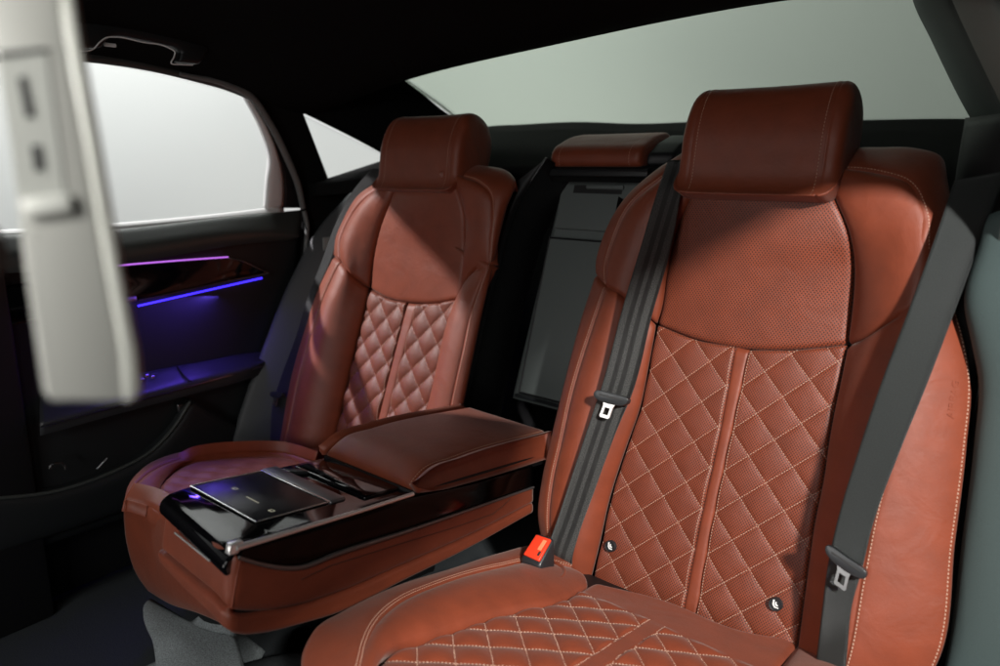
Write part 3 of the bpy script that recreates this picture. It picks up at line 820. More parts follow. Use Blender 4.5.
# flank: gloss panel, leather panel, lower lip
trim_low = [SK(q) for q in ((238,557), (262,564), (300,567), (335,554), (400,533), (470,509), (533,487))]
crease = [SK(q) for q in ((231,609), (268,610), (300,605), (340,592), (400,566), (470,535), (533,503))]
bott = [SK(q, .004) for q in ((233,633), (268,633), (300,625), (340,613), (400,583), (470,548), (533,513))]
wrap_t = [FK((165,512)), FK((200,534)), FK((222,549)), SK((238,557)), SK((246,560))] + trim_low[1:]
wrap_b = [FK((160,549)), FK((194,577)), FK((216,595)), SK((232,610)), SK((240,611)), SK((268,611))] + crease[2:]
fpan = panel('leather_side', ar, M_leather, [wrap_b[0], wrap_t[0]], [wrap_b[-1], wrap_t[-1]], wrap_b, wrap_t, nu=160, nv=26, bulge=.003, roll=(.004, 0, .004, .002), rw=.008, uvx=unit(EV - XV), uvy=EW)
tube('corner_piping', ar, M_leather, [SK((232,607), .0005), SK((236,582), .001), SK((240,561), .0005)], .0016, 6)
stitches('flank_seam', fpan.ob, plain('seam_shadow_thread', (.12, .04, .025), .7), [([SK(q, .0032) for q in ((300,580), (330,566), (400,544), (459,526), (493,514), (503,506), (511,498))], [XV]*7)], pitch=.0031, ln=.0031, w=.0012)
lip_t = [FK((156,551), -.002), FK((192,580), -.002), FK((216,599), -.002), SK((231,612), .001), SK((240,614), .001)] + crease[1:]
lip_b = [FK((159,563), -.001), FK((192,597), -.001), FK((214,617), -.001), SK((230,632), .001), SK((240,635), .002)] + bott[1:]
lip = panel('lower_lip', ar, M_leather, [lip_b[0], lip_t[0]], [lip_b[-1], lip_t[-1]], lip_b, lip_t, nu=160, nv=14, bulge=.004, roll=(.003, 0, .004, .004), rw=.007, skirt=.03, uvx=unit(EV - XV), uvy=EW)
tube('front_pull', ar, M_alu, [FK((175,533), -.0058), FK((210,561), -.0058)], .0013, 8)
# body behind the leather
prism('armrest_body', ar, M_shell, [K(XL + .004, .036, -.012), K(XR - .004, .010, -.012), K(XR - .004, .010, -.096), K(XL + .004, .036, -.096)], EV*.58 + EW*.0, .004)
prism('armrest_underside', ar, M_leather, [K(XL + .004, .55, -.096), K(XR - .004, .55, -.096), K(XR - .008, .016, -.100), K(XL + .008, .042, -.100)], -EW*.006, .003)
# piano black deck: crowned along its front edge
fz = [(-.004, -.030), (-.007, -.020), (-.004, -.010), (.006, -.003), (.030, .0005), (.060, .001), (.300, .001), (.300, -.030)]
dk = [K(XL, a + .029, b) for a, b in fz]
prism('deck', ar, M_gloss, dk, XV*(XR - XL - .004) - EV*.029, .004, 4, sharp=55)
# glossy flank under the chrome strip
gl_top = [SK(q, .0005) for q in ((238,551), (300,532), (350,517), (412,497), (470,484), (533,466))]
panel('gloss_flank', ar, M_gloss2, [trim_low[0] + XV*.0005, gl_top[0]], [trim_low[-1], gl_top[-1]], trim_low, gl_top, nu=80, nv=14, bulge=.001, roll=(0, 0, .001, .001), rw=.004, **kwS)
tube('flank_trim', ar, plain('trim_grey', (.16, .15, .145), .35, metal=.6), [q + XV*.0015 for q in trim_low], [.0022, .0035, .0038, .0032, .0028, .0025, .0022], 8, 80)
# chrome strip with its broad front corner
cs = [SK(q, .002) for q in ((236,548), (270,538), (310,526), (360,511), (413,494))]
tube('chrome_strip', ar, M_alu, cs, [.0042, .0036, .0032, .003, .0032], 8, 60)
prism('chrome_corner', ar, M_alu, [SK(q, .0035) for q in ((229,556), (231,545), (244,541), (243,548), (238,554))], -XV*.010, .0015, 2)
# touch panel
tp = [DK(q, .0025) for q in ((196,487), (266,472), (328,504), (252,523))]
scx = rbox('touch_screen', ar, M_gloss, np.mean(tp, 0), (unit(XV), EV, EW), ((.000 + .165)/2 - .001, .060, .0022), .001, 2)
x_a, x_b = -.167, -.004; v_a = ((tp[0] - C0) @ EV + (tp[3] - C0) @ EV)/2; v_b = ((tp[1] - C0) @ EV + (tp[2] - C0) @ EV)/2
scx.data.clear_geometry()
bpy.data.objects.remove(scx)
scx = rbox('touch_screen', ar, M_gloss, K((x_a + x_b)/2, (v_a + v_b)/2, .0018), (XV, EV, EW), ((x_b - x_a)/2, (v_b - v_a)/2, .0014), .001, 2)
fr_pts = [K(x_a, v_a, .0030), K(x_b, v_a, .0030), K(x_b, v_b, .0030), K(x_a, v_b, .0030)]
for a, b in ((0, 1), (1, 2), (3, 0)):
    tube('screen_bezel', scx, M_chrome, [fr_pts[a], fr_pts[b]], .0013, 8)
rbox('screen_bar', scx, M_chrome, K((x_a + x_b)/2, v_b + .001, .0028), (XV, EV, EW), ((x_b - x_a)/2 + .001, .0022, .0016), .001, 2)
rbox('hand_rest', scx, plain('satin_silver', (.20, .20, .21), .38, metal=.8), K((x_a + x_b)/2 - .001, v_b + .016, .0015), (XV, EV, unit(EW)), ((x_b - x_a)/2 + .004, .0135, .0035), .003, 3)
M_screen = plain('matt_screen_glass', (.004, .004, .006), .3, spec=.2)
scx.data.materials[0] = M_screen
M_glyph = glow('lit_screen_glyph', (.75, .72, .52), .42)
def mark(cx, cv, rects, mat=M_glyph):
    V, Fc = [], []
    for (x, v, w, h) in rects:
        k = len(V)
        V += [K(cx + x - w/2, cv + v - h/2, .0034), K(cx + x + w/2, cv + v - h/2, .0034), K(cx + x + w/2, cv + v + h/2, .0034), K(cx + x - w/2, cv + v + h/2, .0034)]
        Fc.append((k, k+1, k+2, k+3))
    return link('screen_icon', V, Fc, mat, scx, smooth=False)
seat_icon = [(-.0035, 0, .0016, .007), (-.0005, -.0022, .006, .0018), (.0032, .0008, .0015, .006), (.0005, .003, .0035, .0012)]
for q in ((235, 487.5), (271.6, 509.5)):
    p = DK(q, .005); mark(p[0], (p - C0) @ EV, seat_icon)
p = DK((230.5, 503), .005); mark(p[0], (p - C0) @ EV, [(-.006 + i*.003, 0, .002, .0026) for i in range(5)], plain('faint_print', (.22, .22, .20), .5))
p = DK((252.5, 498.6), .005); mark(p[0], (p - C0) @ EV, [(-.0135 + i*.0034, 0, .0024, .0026) for i in range(9)])
# cup holder well and its cover
rbox('cup_holder_cover', ar, M_gloss, K(-.070, .262, .0015), (XV, EV, EW), (.085, .034, .0035), .003, 3)
rbox('cover_line', ar, M_chrome_dark, K(-.045, .2400, .0053), (XV, EV, EW), (.026, .0009, .0006), .0003, 1)
rbox('cup_divider', ar, M_satin, K(-.135, .222, .002), (XV, unit(EV + XV*.5), EW), (.012, .020, .003), .003, 3)
# padded lid
LW = .046
kl = dict(uvx=XV, uvy=EV)
v0, v1 = .290, .64
def lid(x, v, w): return K(x, v, w)
xs = np.linspace(XL + .002, XR - .002, 2)
front_b = [lid(XL + .004, v0, .010), lid(XR - .006, v0, .010)]
A = [lid(XL + .006, v0 + .012, .020), lid(XR - .006, v0 + .012, .020)]
tpL = [lid(XL + .006, v0 + .004, .014), lid(XL + .010, v0 + .03, .034), lid(XL + .012, v0 + .10, .044), lid(XL + .012, v1, .050)]
tpR = [lid(XR - .012, v0 + .004, .014), lid(XR - .012, v0 + .03, .032), lid(XR - .012, v0 + .10, .040), lid(XR - .012, v1, .046)]
lt = panel('lid_top', ar, M_leather, tpL, tpR, None, None, nu=40, nv=60, bulge=.007, roll=(.006, .004, .004, 0), rw=.014, skirt=.012, **kl)
rb_ = [lid(XR - .001, v0 + .006, .004), lid(XR - .0, v0 + .03, .002), lid(XR, v0 + .1, .000), lid(XR, v1, .0)]
ls = panel('lid_side', ar, M_leather, rb_, tpR, None, None, nu=16, nv=60, bulge=.006, roll=(.004, .004, 0, 0), rw=.007, skirt=.012, uvx=EW, uvy=EV)
ls.ob.data.flip_normals()
lb_ = [lid(XL, v0 + .006, .004), lid(XL, v0 + .03, .002), lid(XL, v0 + .1, 0), lid(XL, v1, 0)]
panel('lid_side', ar, M_leather, tpL, lb_, None, None, nu=12, nv=40, bulge=.005, roll=(.003, .003, 0, 0), skirt=.012, uvx=EW, uvy=EV)
stitches('lid_stitching', lt.ob, M_thread, [iso(lt, 'r', .005)], pitch=.0048, w=.0011)
stitches('lid_stitching', ls.ob, M_thread, [iso(ls, 'r', .006)], pitch=.0048, w=.0011)
prism('lid_base', ar, M_shell, [lid(XL + .002, v0 + .006, .006), lid(XR - .003, v0 + .006, .006), lid(XR - .003, v0 + .006, -.014), lid(XL + .002, v0 + .006, -.014)], EV*(v1 - v0 - .01), .002)

# ------------------------------------------------------------------ car body round the cabin, with its far door
body = thing('car_cabin', 'black car cabin with roof lining, lit far door and tinted rear window', 'car', (0, 1.2, .9))
XD = -.85
DT = v3(1, 0, -.26)                                           # the glass and frame lean inboard above the sill
def D(x, y, dx=0.):
    p = at((x, y), (XD + dx, 0, 0), XV)
    return p if p[2] < .84 else at((x, y), (XD + dx, 0, .84), DT)
door = bpy.data.objects.new('door', None); COL.objects.link(door); door.parent = body; door.location = tuple(D(200, 400) - v3(0, 1.2, .9)); door.empty_display_size = .05
kd_ = dict(uvx=(0, 1, 0), uvy=ZU)
dpan = panel('door_panel', door, M_door, [D(-260,640), D(-260,240)], [D(262,470), D(272,400), D(290,330), D(300,270), D(303,226)], [D(-260,640), D(0,560), D(262,470)], [D(-260,262), D(108,252), D(303,226)], nu=40, nv=40, bulge=.0, roll=(0, .008, 0, .004), rw=.02, skirt=.05, **kd_)
panel('door_ledge', door, M_door_top, [D(-260,268,.055), D(-260,240,.0)], [D(300,236,.04), D(303,209,.0)], [D(-260,268,.055), D(110,259,.055), D(240,239,.05), D(300,232,.04)], [D(-260,240,.0), D(108,230,.0), D(270,212,.0), D(303,209,.0)], nu=50, nv=16, bulge=.016, roll=(0, 0, .004, .004), rw=.01, **kd_)
# glass and frame
gp = [D(q[0], q[1], -.012) for q in ((-60,66), (82,60), (140,70), (200,84), (245,96), (262,128), (272,160), (270,209), (108,226), (-60,236))]
prism('window_pane', door, M_glass, gp, -XV*.004, 0)
panel('window_sill', door, M_frame, [D(-60,239,.004), D(-60,233,-.012)], [D(284,212,.004), D(284,206,-.012)], [D(-60,239,.004), D(108,229,.004), D(190,221.5,.004), D(284,212,.004)], [D(-60,233,-.012), D(108,223.5,-.012), D(190,216.5,-.012), D(284,206,-.012)], nu=40, nv=6, bulge=.002, roll=(0,)*4, skirt=.01, **kd_)
panel('window_frame', door, M_frame, [D(266,209), D(268,180), D(270,160), D(260,126), D(245,97)], [D(284,207), D(284,180), D(280,160), D(266,124), D(247,94)], nu=6, nv=40, bulge=.003, roll=(.002,)*4, rw=.004, skirt=.012, **kd_)
panel('door_frame', door, M_shell, [D(283,208,-.004), D(284,180,-.004), D(279,160,-.004), D(264,124,-.004), D(245,94,-.004)], [D(306,208,-.004), D(300,180,-.004), D(292,160,-.004), D(275,124,-.004), D(252,90,-.004)], nu=6, nv=30, roll=(0,)*4, skirt=.02, **kd_)
M_top = plain('frame_top_dark', (.05, .052, .05), .45)
tube('frame_top', door, M_top, [D(-60,60), D(82,57), D(140,65), D(200,79), D(225,86), D(252,97)], .009, 8)
# decor panel with light strips
dec = [D(q[0], q[1], .012) for q in ((-40,296), (100,268), (228,258), (243,261), (256,267), (269,273), (200,287), (131,302), (-40,336))]
dp = prism('decor_panel', door, M_gloss, dec, -XV*.02, .002)
tube('decor_rim', door, M_chrome, [D(228,258,.014), D(245,262,.014), D(257,268,.014), D(269,273,.014)], .0013, 6)
tube('decor_rim', door, M_chrome, [D(269,273,.014), D(200,287,.014), D(131,302,.014), D(60,316,.014)], .0018, 6)
tube('violet_light', door, M_violet, [D(60,273,.014), D(115,266,.014), D(172,261,.014), D(228,257,.014)], .0020, 6)
tube('blue_light', door, M_blue, [D(138,306,.004), D(200,292,.004), D(262,278,.004)], .0022, 6)
rbox('door_handle', door, M_chrome_dark, D(122,300,.016), (v3(0, 1, 0), ZU, XV), (.03, .006, .006), .003)
# armrest
at_ = [D(40,396,.0), D(140,373,.0), D(200,362,.0), D(262,352,.0), D(270,352,.0)]
ab_ = [D(40,424,.07), D(140,397,.07), D(200,381,.07), D(262,364,.05), D(272,358,.03)]
M_armd = plain('door_armrest_leather', (.035, .037, .04), .42, bump=.2, nscale=700)
arm = panel('door_armrest', door, M_armd, [ab_[0], at_[0]], [ab_[-1], at_[-1]], ab_, at_, nu=60, nv=16, bulge=.004, roll=(0, .002, .003, 0), skirt=.03, **kd_)
tube('armrest_trim', door, M_chrome_dark, [q + v3(.002, 0, -.006) for q in ab_[:-1]], .0018, 6)
tube('armrest_split', door, M_shell, [D(177,366,.006), D(184,375,.05), D(190,381,.072)], .0025, 6)
for q in ((142,380), (153,377), (147,376)):
    rbox('window_switch', door, M_chrome_dark, D(*q, .035), (v3(0, 1, 0), XV, ZU), (.004, .0015, .0035), .001, 1)
# lower pocket
pk = [D(-20,500,.03), D(60,490,.03), D(110,473,.03), D(150,452,.03), D(172,430,.03), D(190,402,.03)]
tube('pocket_rim', door, M_door_top, pk, .004, 8)
panel('door_pocket', door, M_door, [D(-20,560,.02), D(-20,500,.03)], [D(262,440,.02), D(192,400,.03)], [D(-20,560,.02), D(150,500,.02), D(262,440,.02)], pk, nu=30, nv=14, bulge=.012, roll=(0, 0, 0, .004), **kd_)
rbox('pocket_latch', door, M_chrome_dark, D(183,407,.012), (v3(0, 1, 0), ZU, XV), (.014, .010, .004), .003)
# chrome ring and clip down in the pocket
ring = [D(58 + 8*math.cos(t), 469 - 6*math.sin(t), .05) for t in np.linspace(.0, math.pi, 12)]
tube('seat_switch', door, M_chrome, ring, .0028, 6)
tube('seat_switch', door, M_chrome_dark, [D(97,469,.05), D(107,458,.05)], .0016, 6)

# ------------------------------------------------------------------ car body round the cabin
GN = v3(0, 1, 2.26); GP = v3(0, 1.32, 1.22)
def G(x, y): return at((x, y), GP, GN)
gt = [G(395,75), G(448,62.5), G(560,40), G(640,22.5), G(740,0), G(830,-22), G(905,-34)]
gb = [G(470,132), G(530,126), G(580,124), G(640,126), G(700,124), G(855,123), G(971,122)]
panel('rear_window', body, M_glass_rear, [gb[0], G(448,113), gt[0]], [gb[-1], G(940,60), gt[-1]], gb, gt, nu=40, nv=20, roll=(0,)*4, skirt=.004)
# headliner between the side rails
lr = [v3(-.75, -.8, 1.22), v3(-.76, .2, 1.19), D(40,53), D(82,55), D(160,68), D(225,85), D(256,98), D(303,114), gt[0]]
rr_ = [v3(.72, -.8, 1.17), v3(.72, .2, 1.12), v3(.72, .55, 1.095), v3(.715, .78, 1.09), v3(.74, 1.0, 1.12), v3(.66, 1.2, 1.19), gt[-1]]
fb = [lr[0], v3(-.4, -.8, 1.30), v3(0, -.8, 1.32), v3(.4, -.8, 1.30), rr_[0]]
hp = panel('headliner', body, M_head, lr, rr_, fb, gt, nu=40, nv=60, bulge=.05, roll=(0,)*4, skirt=0)
hp.ob.data.flip_normals()
# left pillar pieces round the quarter window
qa, qb, qc, qd = D(303,113), D(392,159), D(392,177), D(330,183)
prism('quarter_window', body, M_glass, [qa + v3(-.02, 0, 0), D(400,163,-.02), D(400,176,-.02), qd + v3(-.02, 0, 0)], -XV*.004, 0)
def slab(name, pts, mat=M_head, t=.012, par=None):
    a = [np.asarray(p) for p in pts]
    n = unit(np.cross(a[1] - a[0], a[2] - a[0]))
    if np.dot(n, CAM - a[0]) < 0: n = -n
    return prism(name, par or body, mat, a, -n*t, 0)
slab('rear_pillar', [D(247,92), qa, qd, D(335,260), D(303,262), D(303,205), D(292,162), D(275,128)])
pB = panel('rear_pillar', body, M_head, [qa, D(340,131), D(400,163), D(440,185)], [gt[0], G(420,93), G(450,116), G(520,150)], nu=14, nv=20, roll=(0,)*4, skirt=.01)
slab('rear_pillar', [qd, D(400,176), D(420,240), D(420,330), D(330,300)])
tube('door_seal', body, M_seal, [D(180,74,.012), D(225,84,.012), D(250,96,.012), D(270,124,.012), D(287,158,.012), D(298,185,.012), D(303,208,.012)], [.004, .006, .009, .009, .009, .009, .008], 10, 60)
tube('door_seal', body, M_seal, [D(304,211,.012), D(307,224,.012), D(306,245,.012), D(302,280,.012), D(292,330,.012)], [.007, .006, .005, .004, .003], 8, 40)
# grey trim beside the far seat
M_sidet = plain('far_side_trim', (.07, .075, .078), .6, bump=.3, nscale=700)
panel('side_trim', body, M_sidet, [D(225,470,.02), D(236,430,.03), D(262,350,.03), D(290,280,.03), D(318,228,.03), D(352,190,.03)], [D(290,490,.10), D(300,437,.10), D(310,370,.10), D(322,320,.10), D(340,256,.10), D(376,185,.06)], nu=20, nv=40, bulge=.006, roll=(.003, 0, 0, .003), **kd_)
rbox('trim_cover', body, plain('pale_trim_cover', (.22, .24, .23), .5), D(331,246,.075), (unit((.35, .93, 0)), ZU, unit((.93, -.35, 0))), (.022, .024, .003), .003)
# grab handle over the far door
XG = -.64
def H(x, y, dx=0.): return at((x, y), (XG + dx, 0, 0), XV)
gh = [H(q[0], q[1]) for q in ((62,50), (96,49), (104,38), (116,37), (170,48), (176,53), (172,63), (194,65), (199,58), (203,50), (193,40), (160,29), (110,21), (62,22))]
prism('grab_handle', body, M_black, gh, XV*.025, .006, 3)
tube('handle_highlight', body, M_frame, [H(q[0], q[1], .026) for q in ((62,50), (94,48.5), (100,42), (107,37.5), (116,37), (142,42), (168,47.5), (175,52), (174,57), (171,63), (181,64.5), (193,65))], .0013, 6, 90)  # thin pale tube that paints in the highlight along the handle
rbox('coat_hook', body, M_frame, H(110, 45, .01), (v3(0, 1, 0), ZU, XV), (.010, .003, .003), .001, 1)
# parcel shelf and the hump behind the middle seat
sf = [v3(-.80, 1.12, .90), v3(-.3, 1.24, .94), v3(0, 1.26, .945), v3(.3, 1.24, .94), v3(.64, 1.14, .90)]
hump = [G(455,140) - v3(0, .03, .0), G(530,127) - v3(0, .03, -.003), G(580,124.5) - v3(0, .03, -.003), G(640,128) - v3(0, .03, 0), G(700,125) - v3(0, .03, 0), G(855,123) - v3(0, .03, -.002), G(975,122) - v3(0, .03, -.002)]
ps = panel('parcel_shelf', body, M_head, [sf[0], gb[0] + v3(-.1, .0, -.02)], [sf[-1], gb[-1] + v3(.06, .0, 0)], sf, [gb[0] + v3(-.1, 0, -.02)] + [q + v3(0, -.006, .005) for q in gb] + [gb[-1] + v3(.06, 0, 0)], nu=50, nv=20, roll=(0,)*4, skirt=.03)
# near-side pillar: dark inner lining, seam, outer lining, rubber
def Pn(x, y, X): return at((x, y), (X, 0, 0), XV)
M_pil = plain('dark_pillar_lining', (.055, .068, .063), .7, bump=.4, nscale=900)
M_pil2 = plain('pillar_lining', (.20, .23, .21), .7, bump=.4, nscale=900, var=.2)
g1 = [G(905,-34), G(912,0), G(931,40), G(951,82), G(971,122)]
g2 = [at(q, (0, 1.13, 0), v3(0, 1, 0)) for q in ((938,-36), (952,0), (970,40), (988,78), (1006,118))]
p1 = panel('near_pillar', body, M_pil, g1[::-1], g2[::-1], nu=16, nv=30, bulge=.008, roll=(.002, .004, 0, 0), rw=.008, skirt=.02)
g2b = [at(q, (0, 1.12, 0), v3(0, 1, 0)) for q in ((938,-36), (952,0), (970,40), (988,78), (1006,118))]
g3 = [at(q, (0, 1.03, 0), v3(0, 1, 0)) for q in ((972,-36), (992,0), (1004,24), (1020,56), (1040,96))]
panel('near_pillar', body, M_pil2, g2b[::-1], g3[::-1], nu=16, nv=30, bulge=.008, roll=(.004, .003, 0, 0), rw=.008, skirt=.02)
lw1 = [at(q, (0, 1.2, 0), v3(0, 1, 0)) for q in ((935,300), (950,240), (955,180), (965,118))]
lw2 = [at(q, (0, 1.12, 0), v3(0, 1, 0)) for q in ((1040,300), (1030,240), (1020,180), (1010,112))]
panel('belt_outlet_cover', body, M_shell, lw1, lw2, nu=14, nv=20, bulge=.01, roll=(0,)*4, skirt=.02)
st1 = [at(q, (0, 1.055, 0), v3(0, 1, 0)) for q in ((935,700), (944,662), (960,542), (972,444), (976,378), (970,346), (962,300), (978,240), (984,215))]
st2 = [at(q, (0, 1.03, 0), v3(0, 1, 0)) for q in ((1030,700), (1034,662), (1040,542), (1044,444), (1044,378), (1040,346), (1036,300), (1032,240), (1030,200))]
panel('side_trim', body, M_trim, st1, st2, nu=24, nv=60, bulge=.008, roll=(.006, 0, 0, .004), rw=.02, skirt=.03, uvx=XV, uvy=ZU)

# closed metal tub: bulkhead behind the seats, sills and scuttle
panel('bulkhead', body, M_shell, [v3(-.95, 1.40, -.1), v3(-.95, 1.62, .6), gb[0] + v3(-.25, .02, -.02)], [v3(.95, 1.40, -.1), v3(.95, 1.62, .6), gb[-1] + v3(.25, .02, -.02)], [v3(-.95, 1.40, -.1), v3(.95, 1.40, -.1)], [gb[0] + v3(-.25, .02, -.02)] + [q + v3(0, .02, -.006) for q in gb] + [gb[-1] + v3(.25, .02, -.02)], nu=40, nv=20, roll=(0,)*4, skirt=.02)
prism('far_sill', body, M_shell, [v3(-.95, -1.2, -.1), v3(-.95, 1.75, -.1), v3(-.95, 1.75, .9), v3(-.95, 1.1, .78), v3(-.95, -1.2, .78)], v3(.03, 0, 0), .004)
prism('near_quarter', body, M_shell, [v3(.90, 1.0, -.1), v3(.90, 1.75, -.1), v3(.90, 1.75, 1.0), v3(.90, 1.0, 1.1)], v3(-.03, 0, 0), .004)
prism('near_door_post', body, M_shell, [v3(.77, -.30, 0), v3(.87, -.30, 0), v3(.87, -.035, 0), v3(.77, -.035, 0)], v3(0, 0, 1.235), .01)
prism('flank_light_blocker', body, M_head, [v3(.765, y, z) for y, z in ((-.16, 1.2), (-.09, 1.10), (-.06, .985), (.0, .975), (.31, .975), (.36, 1.04), (.42, 1.13), (.6, 1.2))], v3(.05, 0, 0), .006)  # unseen blocker, added to keep the key lamp off the lid and console flank
prism('far_door_post', body, M_shell, [v3(-.93, .13, 0), v3(-.84, .13, 0), v3(-.84, .43, 0), v3(-.93, .43, 0)], v3(.07, 0, 1.24), .01)
np1 = [v3(.72, .70, 1.095), v3(.715, .80, 1.08), v3(.712, .90, 1.03), v3(.71, .965, .96), v3(.71, 1.02, .88), v3(.71, 1.06, .75)][::-1]
np2 = [q + v3(.10, .24, .26*max(0, (q[2] - .6)/.5)) for q in np1]
panel('near_pillar', body, M_pil, np1, np2, nu=10, nv=40, roll=(.004, 0, 0, 0), skirt=.03)
prism('near_sill', body, M_shell, [v3(.78, -1.0, -.1), v3(.78, 1.0, -.1), v3(.78, 1.0, .18), v3(.78, -1.0, .18)], v3(.08, 0, 0), .01)

# ------------------------------------------------------------------ floor carpets
fl_ = panel('floor', None, M_carpet, [v3(-.92, -1.2, .0), v3(-.92, 1.5, .0)], [v3(.80, -1.2, .0), v3(.80, 1.5, .0)], nu=30, nv=30, roll=(0,)*4, skirt=.02)
fl_.ob['kind'] = 'structure'
hum = [(-.30, .0), (-.27, .09), (-.22, .145), (-.15, .165), (-.05, .165), (.02, .145), (.06, .09), (.09, .0)]
tun = thing('floor_tunnel', 'dark grey carpeted tunnel hump on the floor in front of the centre armrest', 'tunnel', (-.1, .3, 0))
TV, TF = [], []
ys = np.linspace(-.4, .62, 30)
hc_ = curve([(x, 0, z) for x, z in hum], 40)
for i, y in enumerate(ys):
    k = 1.0 if y < .45 else 1.0 - .25*((y - .45)/.17)**2
    for q in hc_: TV.append((-.105 + (q[0] + .105)*k, y, q[2]*k + .004))
nh = len(hc_)
TF = [(i*nh+j, i*nh+j+1, (i+1)*nh+j+1, (i+1)*nh+j) for i in range(len(ys)-1) for j in range(nh-1)]
link('carpet', TV, TF, M_carpet, tun)
fz0 = .17
mat1 = [at(q, (0, 0, fz0), ZU) for q in ((140,600), (150,595), (206,632), (235,632), (150,672), (140,690))]
fm = thing('floor_mat', 'grey textile floor mat with a turned-up corner below the armrest front', 'floor mat', tuple(np.mean(mat1, 0)))
m1L = [at(q, (0, 0, .172), ZU) for q in ((158,690), (152,640), (143,615), (145,602), (150,597))]
m1R = [at(q, (0, 0, .19), ZU) for q in ((245,690), (240,650), (233,636), (222,634), (206,631))]
panel('mat_base', fm, M_mat, m1L, m1R, nu=24, nv=24, bulge=.004, roll=(.002,)*4, skirt=.012)
m2 = [at(q, (0, .42, 0), unit((.1, -.5, .9))) for q in ((140,668), (236,631), (262,648), (240,690), (150,700))]
panel('mat_flap', fm, M_mat, [m2[4], m2[0]], [m2[3], m2[2]], [m2[4], m2[3]], [m2[0], m2[1], m2[2]], nu=24, nv=16, bulge=.004, roll=(.001,)*4, skirt=.012)

# ------------------------------------------------------------------ blurred silver panel close to the lens
TD = .36
def Tq(x, y, d=0.): return at((x, y), CAM + CF*(TD + d), unit(CF - CR*.35))
tb = thing('seat_back_screen', 'blurred silver panel with recessed sockets, close up along the left side of the picture', 'screen', tuple(Tq(90, 250)))
nT = unit(CF - CR*.35)
tube('mounting_arm', tb, M_black, [Tq(-5,250,.012), Tq(-160,262,.02), Tq(-420,300,.0)], .011, 10)
poly = [Tq(-30,-60), Tq(52,-60), Tq(64,30), Tq(84,140), Tq(106,270), Tq(121,352), Tq(128,396), Tq(120,402), Tq(50,402), Tq(42,392), Tq(24,270), Tq(8,140), Tq(-10,30)]
prism('screen_housing', tb, M_silver, poly, nT*.014, .003, 3)
rc = prism('socket_recess', tb, plain('socket_grey', (.5, .51, .47), .5), [Tq(-2,52), Tq(46,48), Tq(66,196), Tq(20,204)], -nT*.0006, 0)
prism('socket', rc, M_slot, [Tq(18,78,-.001), Tq(25,76,-.001), Tq(34,116,-.001), Tq(26,118,-.001)], -nT*.0004, 0)
prism('socket', rc, M_slot, [Tq(31,146,-.001), Tq(40,145,-.001), Tq(44,170,-.001), Tq(35,171,-.001)], -nT*.0004, 0)
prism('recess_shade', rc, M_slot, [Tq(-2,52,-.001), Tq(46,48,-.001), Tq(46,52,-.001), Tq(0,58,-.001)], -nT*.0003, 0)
prism('clip', tb, plain('white_clip', (.85, .86, .80), .3), [Tq(22,200), Tq(70,194), Tq(74,212), Tq(28,218)], -nT*.004, .001)
prism('edge_strip', tb, plain('pale_edge', (.72, .73, .66), .35), [Tq(52,-60,-.0005), Tq(66,-60,-.0005), Tq(78,30,-.0005), Tq(98,140,-.0005), Tq(120,270,-.0005), Tq(136,352,-.0005), Tq(140,394,-.0005), Tq(132,402,-.0005), Tq(121,402,-.0005), Tq(119,352,-.0005), Tq(104,270,-.0005), Tq(82,140,-.0005), Tq(62,30,-.0005)], nT*.010, .002)

# ------------------------------------------------------------------ studio outside
M_wall = plain('white_studio_wall', (.80, .81, .80), .9, spec=.1)
bd_pts = [v3(-3.2, -3.0, 0), v3(-3.2, 2.2, 0), v3(-2.6, 3.6, 0), v3(-1.2, 4.2, 0), v3(5, 4.2, 0)]
bc = curve(bd_pts, 60)
VB = [q + v3(0, 0, z) for z in (-.6, 5) for q in bc]
FB = [(i, i+1, 60+i+1, 60+i) for i in range(59)]
bd = link('backdrop', VB, FB, M_wall); bd['kind'] = 'structure'
gd = link('ground', [(-4, -4, -.35), (6, -4, -.35), (6, 5, -.35), (-4, 5, -.35)], [(0, 1, 2, 3)], plain('studio_floor', (.12, .12, .12), .6)); gd['kind'] = 'structure'

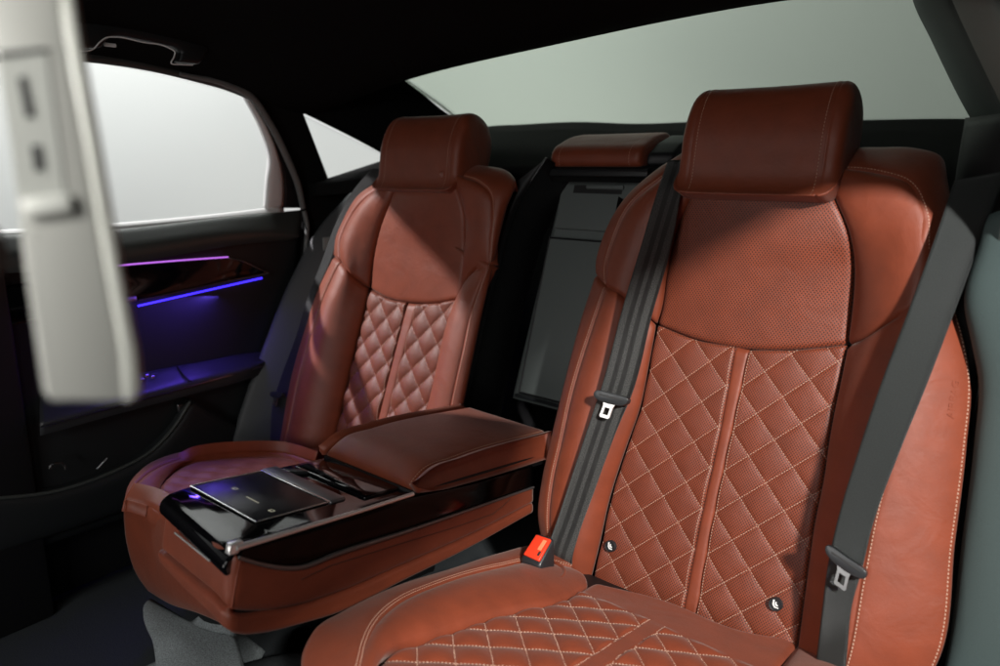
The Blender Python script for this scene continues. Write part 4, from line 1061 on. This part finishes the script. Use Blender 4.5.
def lamp(name, kind, loc, target, power, size=.3, col=(1, 1, 1), **kw):
    ld = bpy.data.lights.new(name, kind); ld.energy = power; ld.color = col
    if kind == 'AREA': ld.size = size
    elif kind == 'SPOT': ld.shadow_soft_size = size
    for k, val in kw.items(): setattr(ld, k, val)
    o = bpy.data.objects.new(name, ld); COL.objects.link(o); o.location = loc
    o.rotation_euler = (Vector(target) - Vector(loc)).to_track_quat('-Z', 'Y').to_euler()
    return o
lamp('wall_lamp', 'AREA', (-1.9, 1.0, 3.2), (-3.2, 2.0, 1.0), 115, 1.2)
lamp('wall_lamp', 'AREA', (-.6, 2.7, 3.4), (-1.2, 4.2, 1.2), 11, 1.0)
lamp('key_lamp', 'SPOT', (1.95, -.55, 1.93), (.42, 1.1, .70), 440, .09, (1, .97, .93), spot_size=R(56), spot_blend=.75)
lamp('window_lamp', 'SPOT', (-2.5, -.7, 2.62), (-.45, 1.08, .72), 680, .06, (1, .95, .97), spot_size=R(26), spot_blend=.3)
lamp('blue_lamp', 'AREA', tuple(D(200, 296, .03)), tuple(D(200, 375, .05)), .7, .02, (.14, .07, 1), shape='RECTANGLE', size_y=.30)
lamp('low_front_fill', 'AREA', (-.22, -.10, .50), (-.30, .47, .40), .62, .08, (1, .95, .93))  # added fill, low and unseen, brightening the armrest front and far cushion
lamp('screen_fill', 'AREA', (.42, -.16, 1.12), (.33, .55, .60), 1.1, .07, (1, .99, .95))  # unseen helper light, added to brighten the silver panel from above
lamp('fill_lamp', 'AREA', (.5, -1.3, 1.25), (.1, 1.0, .5), 11, .8, (1, .98, .96))

w = bpy.data.worlds.new('World'); SC.world = w; w.use_nodes = True
w.node_tree.nodes['Background'].inputs[0].default_value = (.5, .55, .6, 1); w.node_tree.nodes['Background'].inputs[1].default_value = .02
vs = SC.view_settings; SC.display_settings.display_device = 'sRGB'
vs.view_transform = 'Standard'; vs.look = 'None'; vs.exposure = 0; vs.gamma = 1
SC.cycles.use_denoising = True
SC.cycles.max_bounces = 6; SC.cycles.transparent_max_bounces = 8
SC.cycles.caustics_reflective = False; SC.cycles.caustics_refractive = False
SC.cycles.sample_clamp_indirect = 4
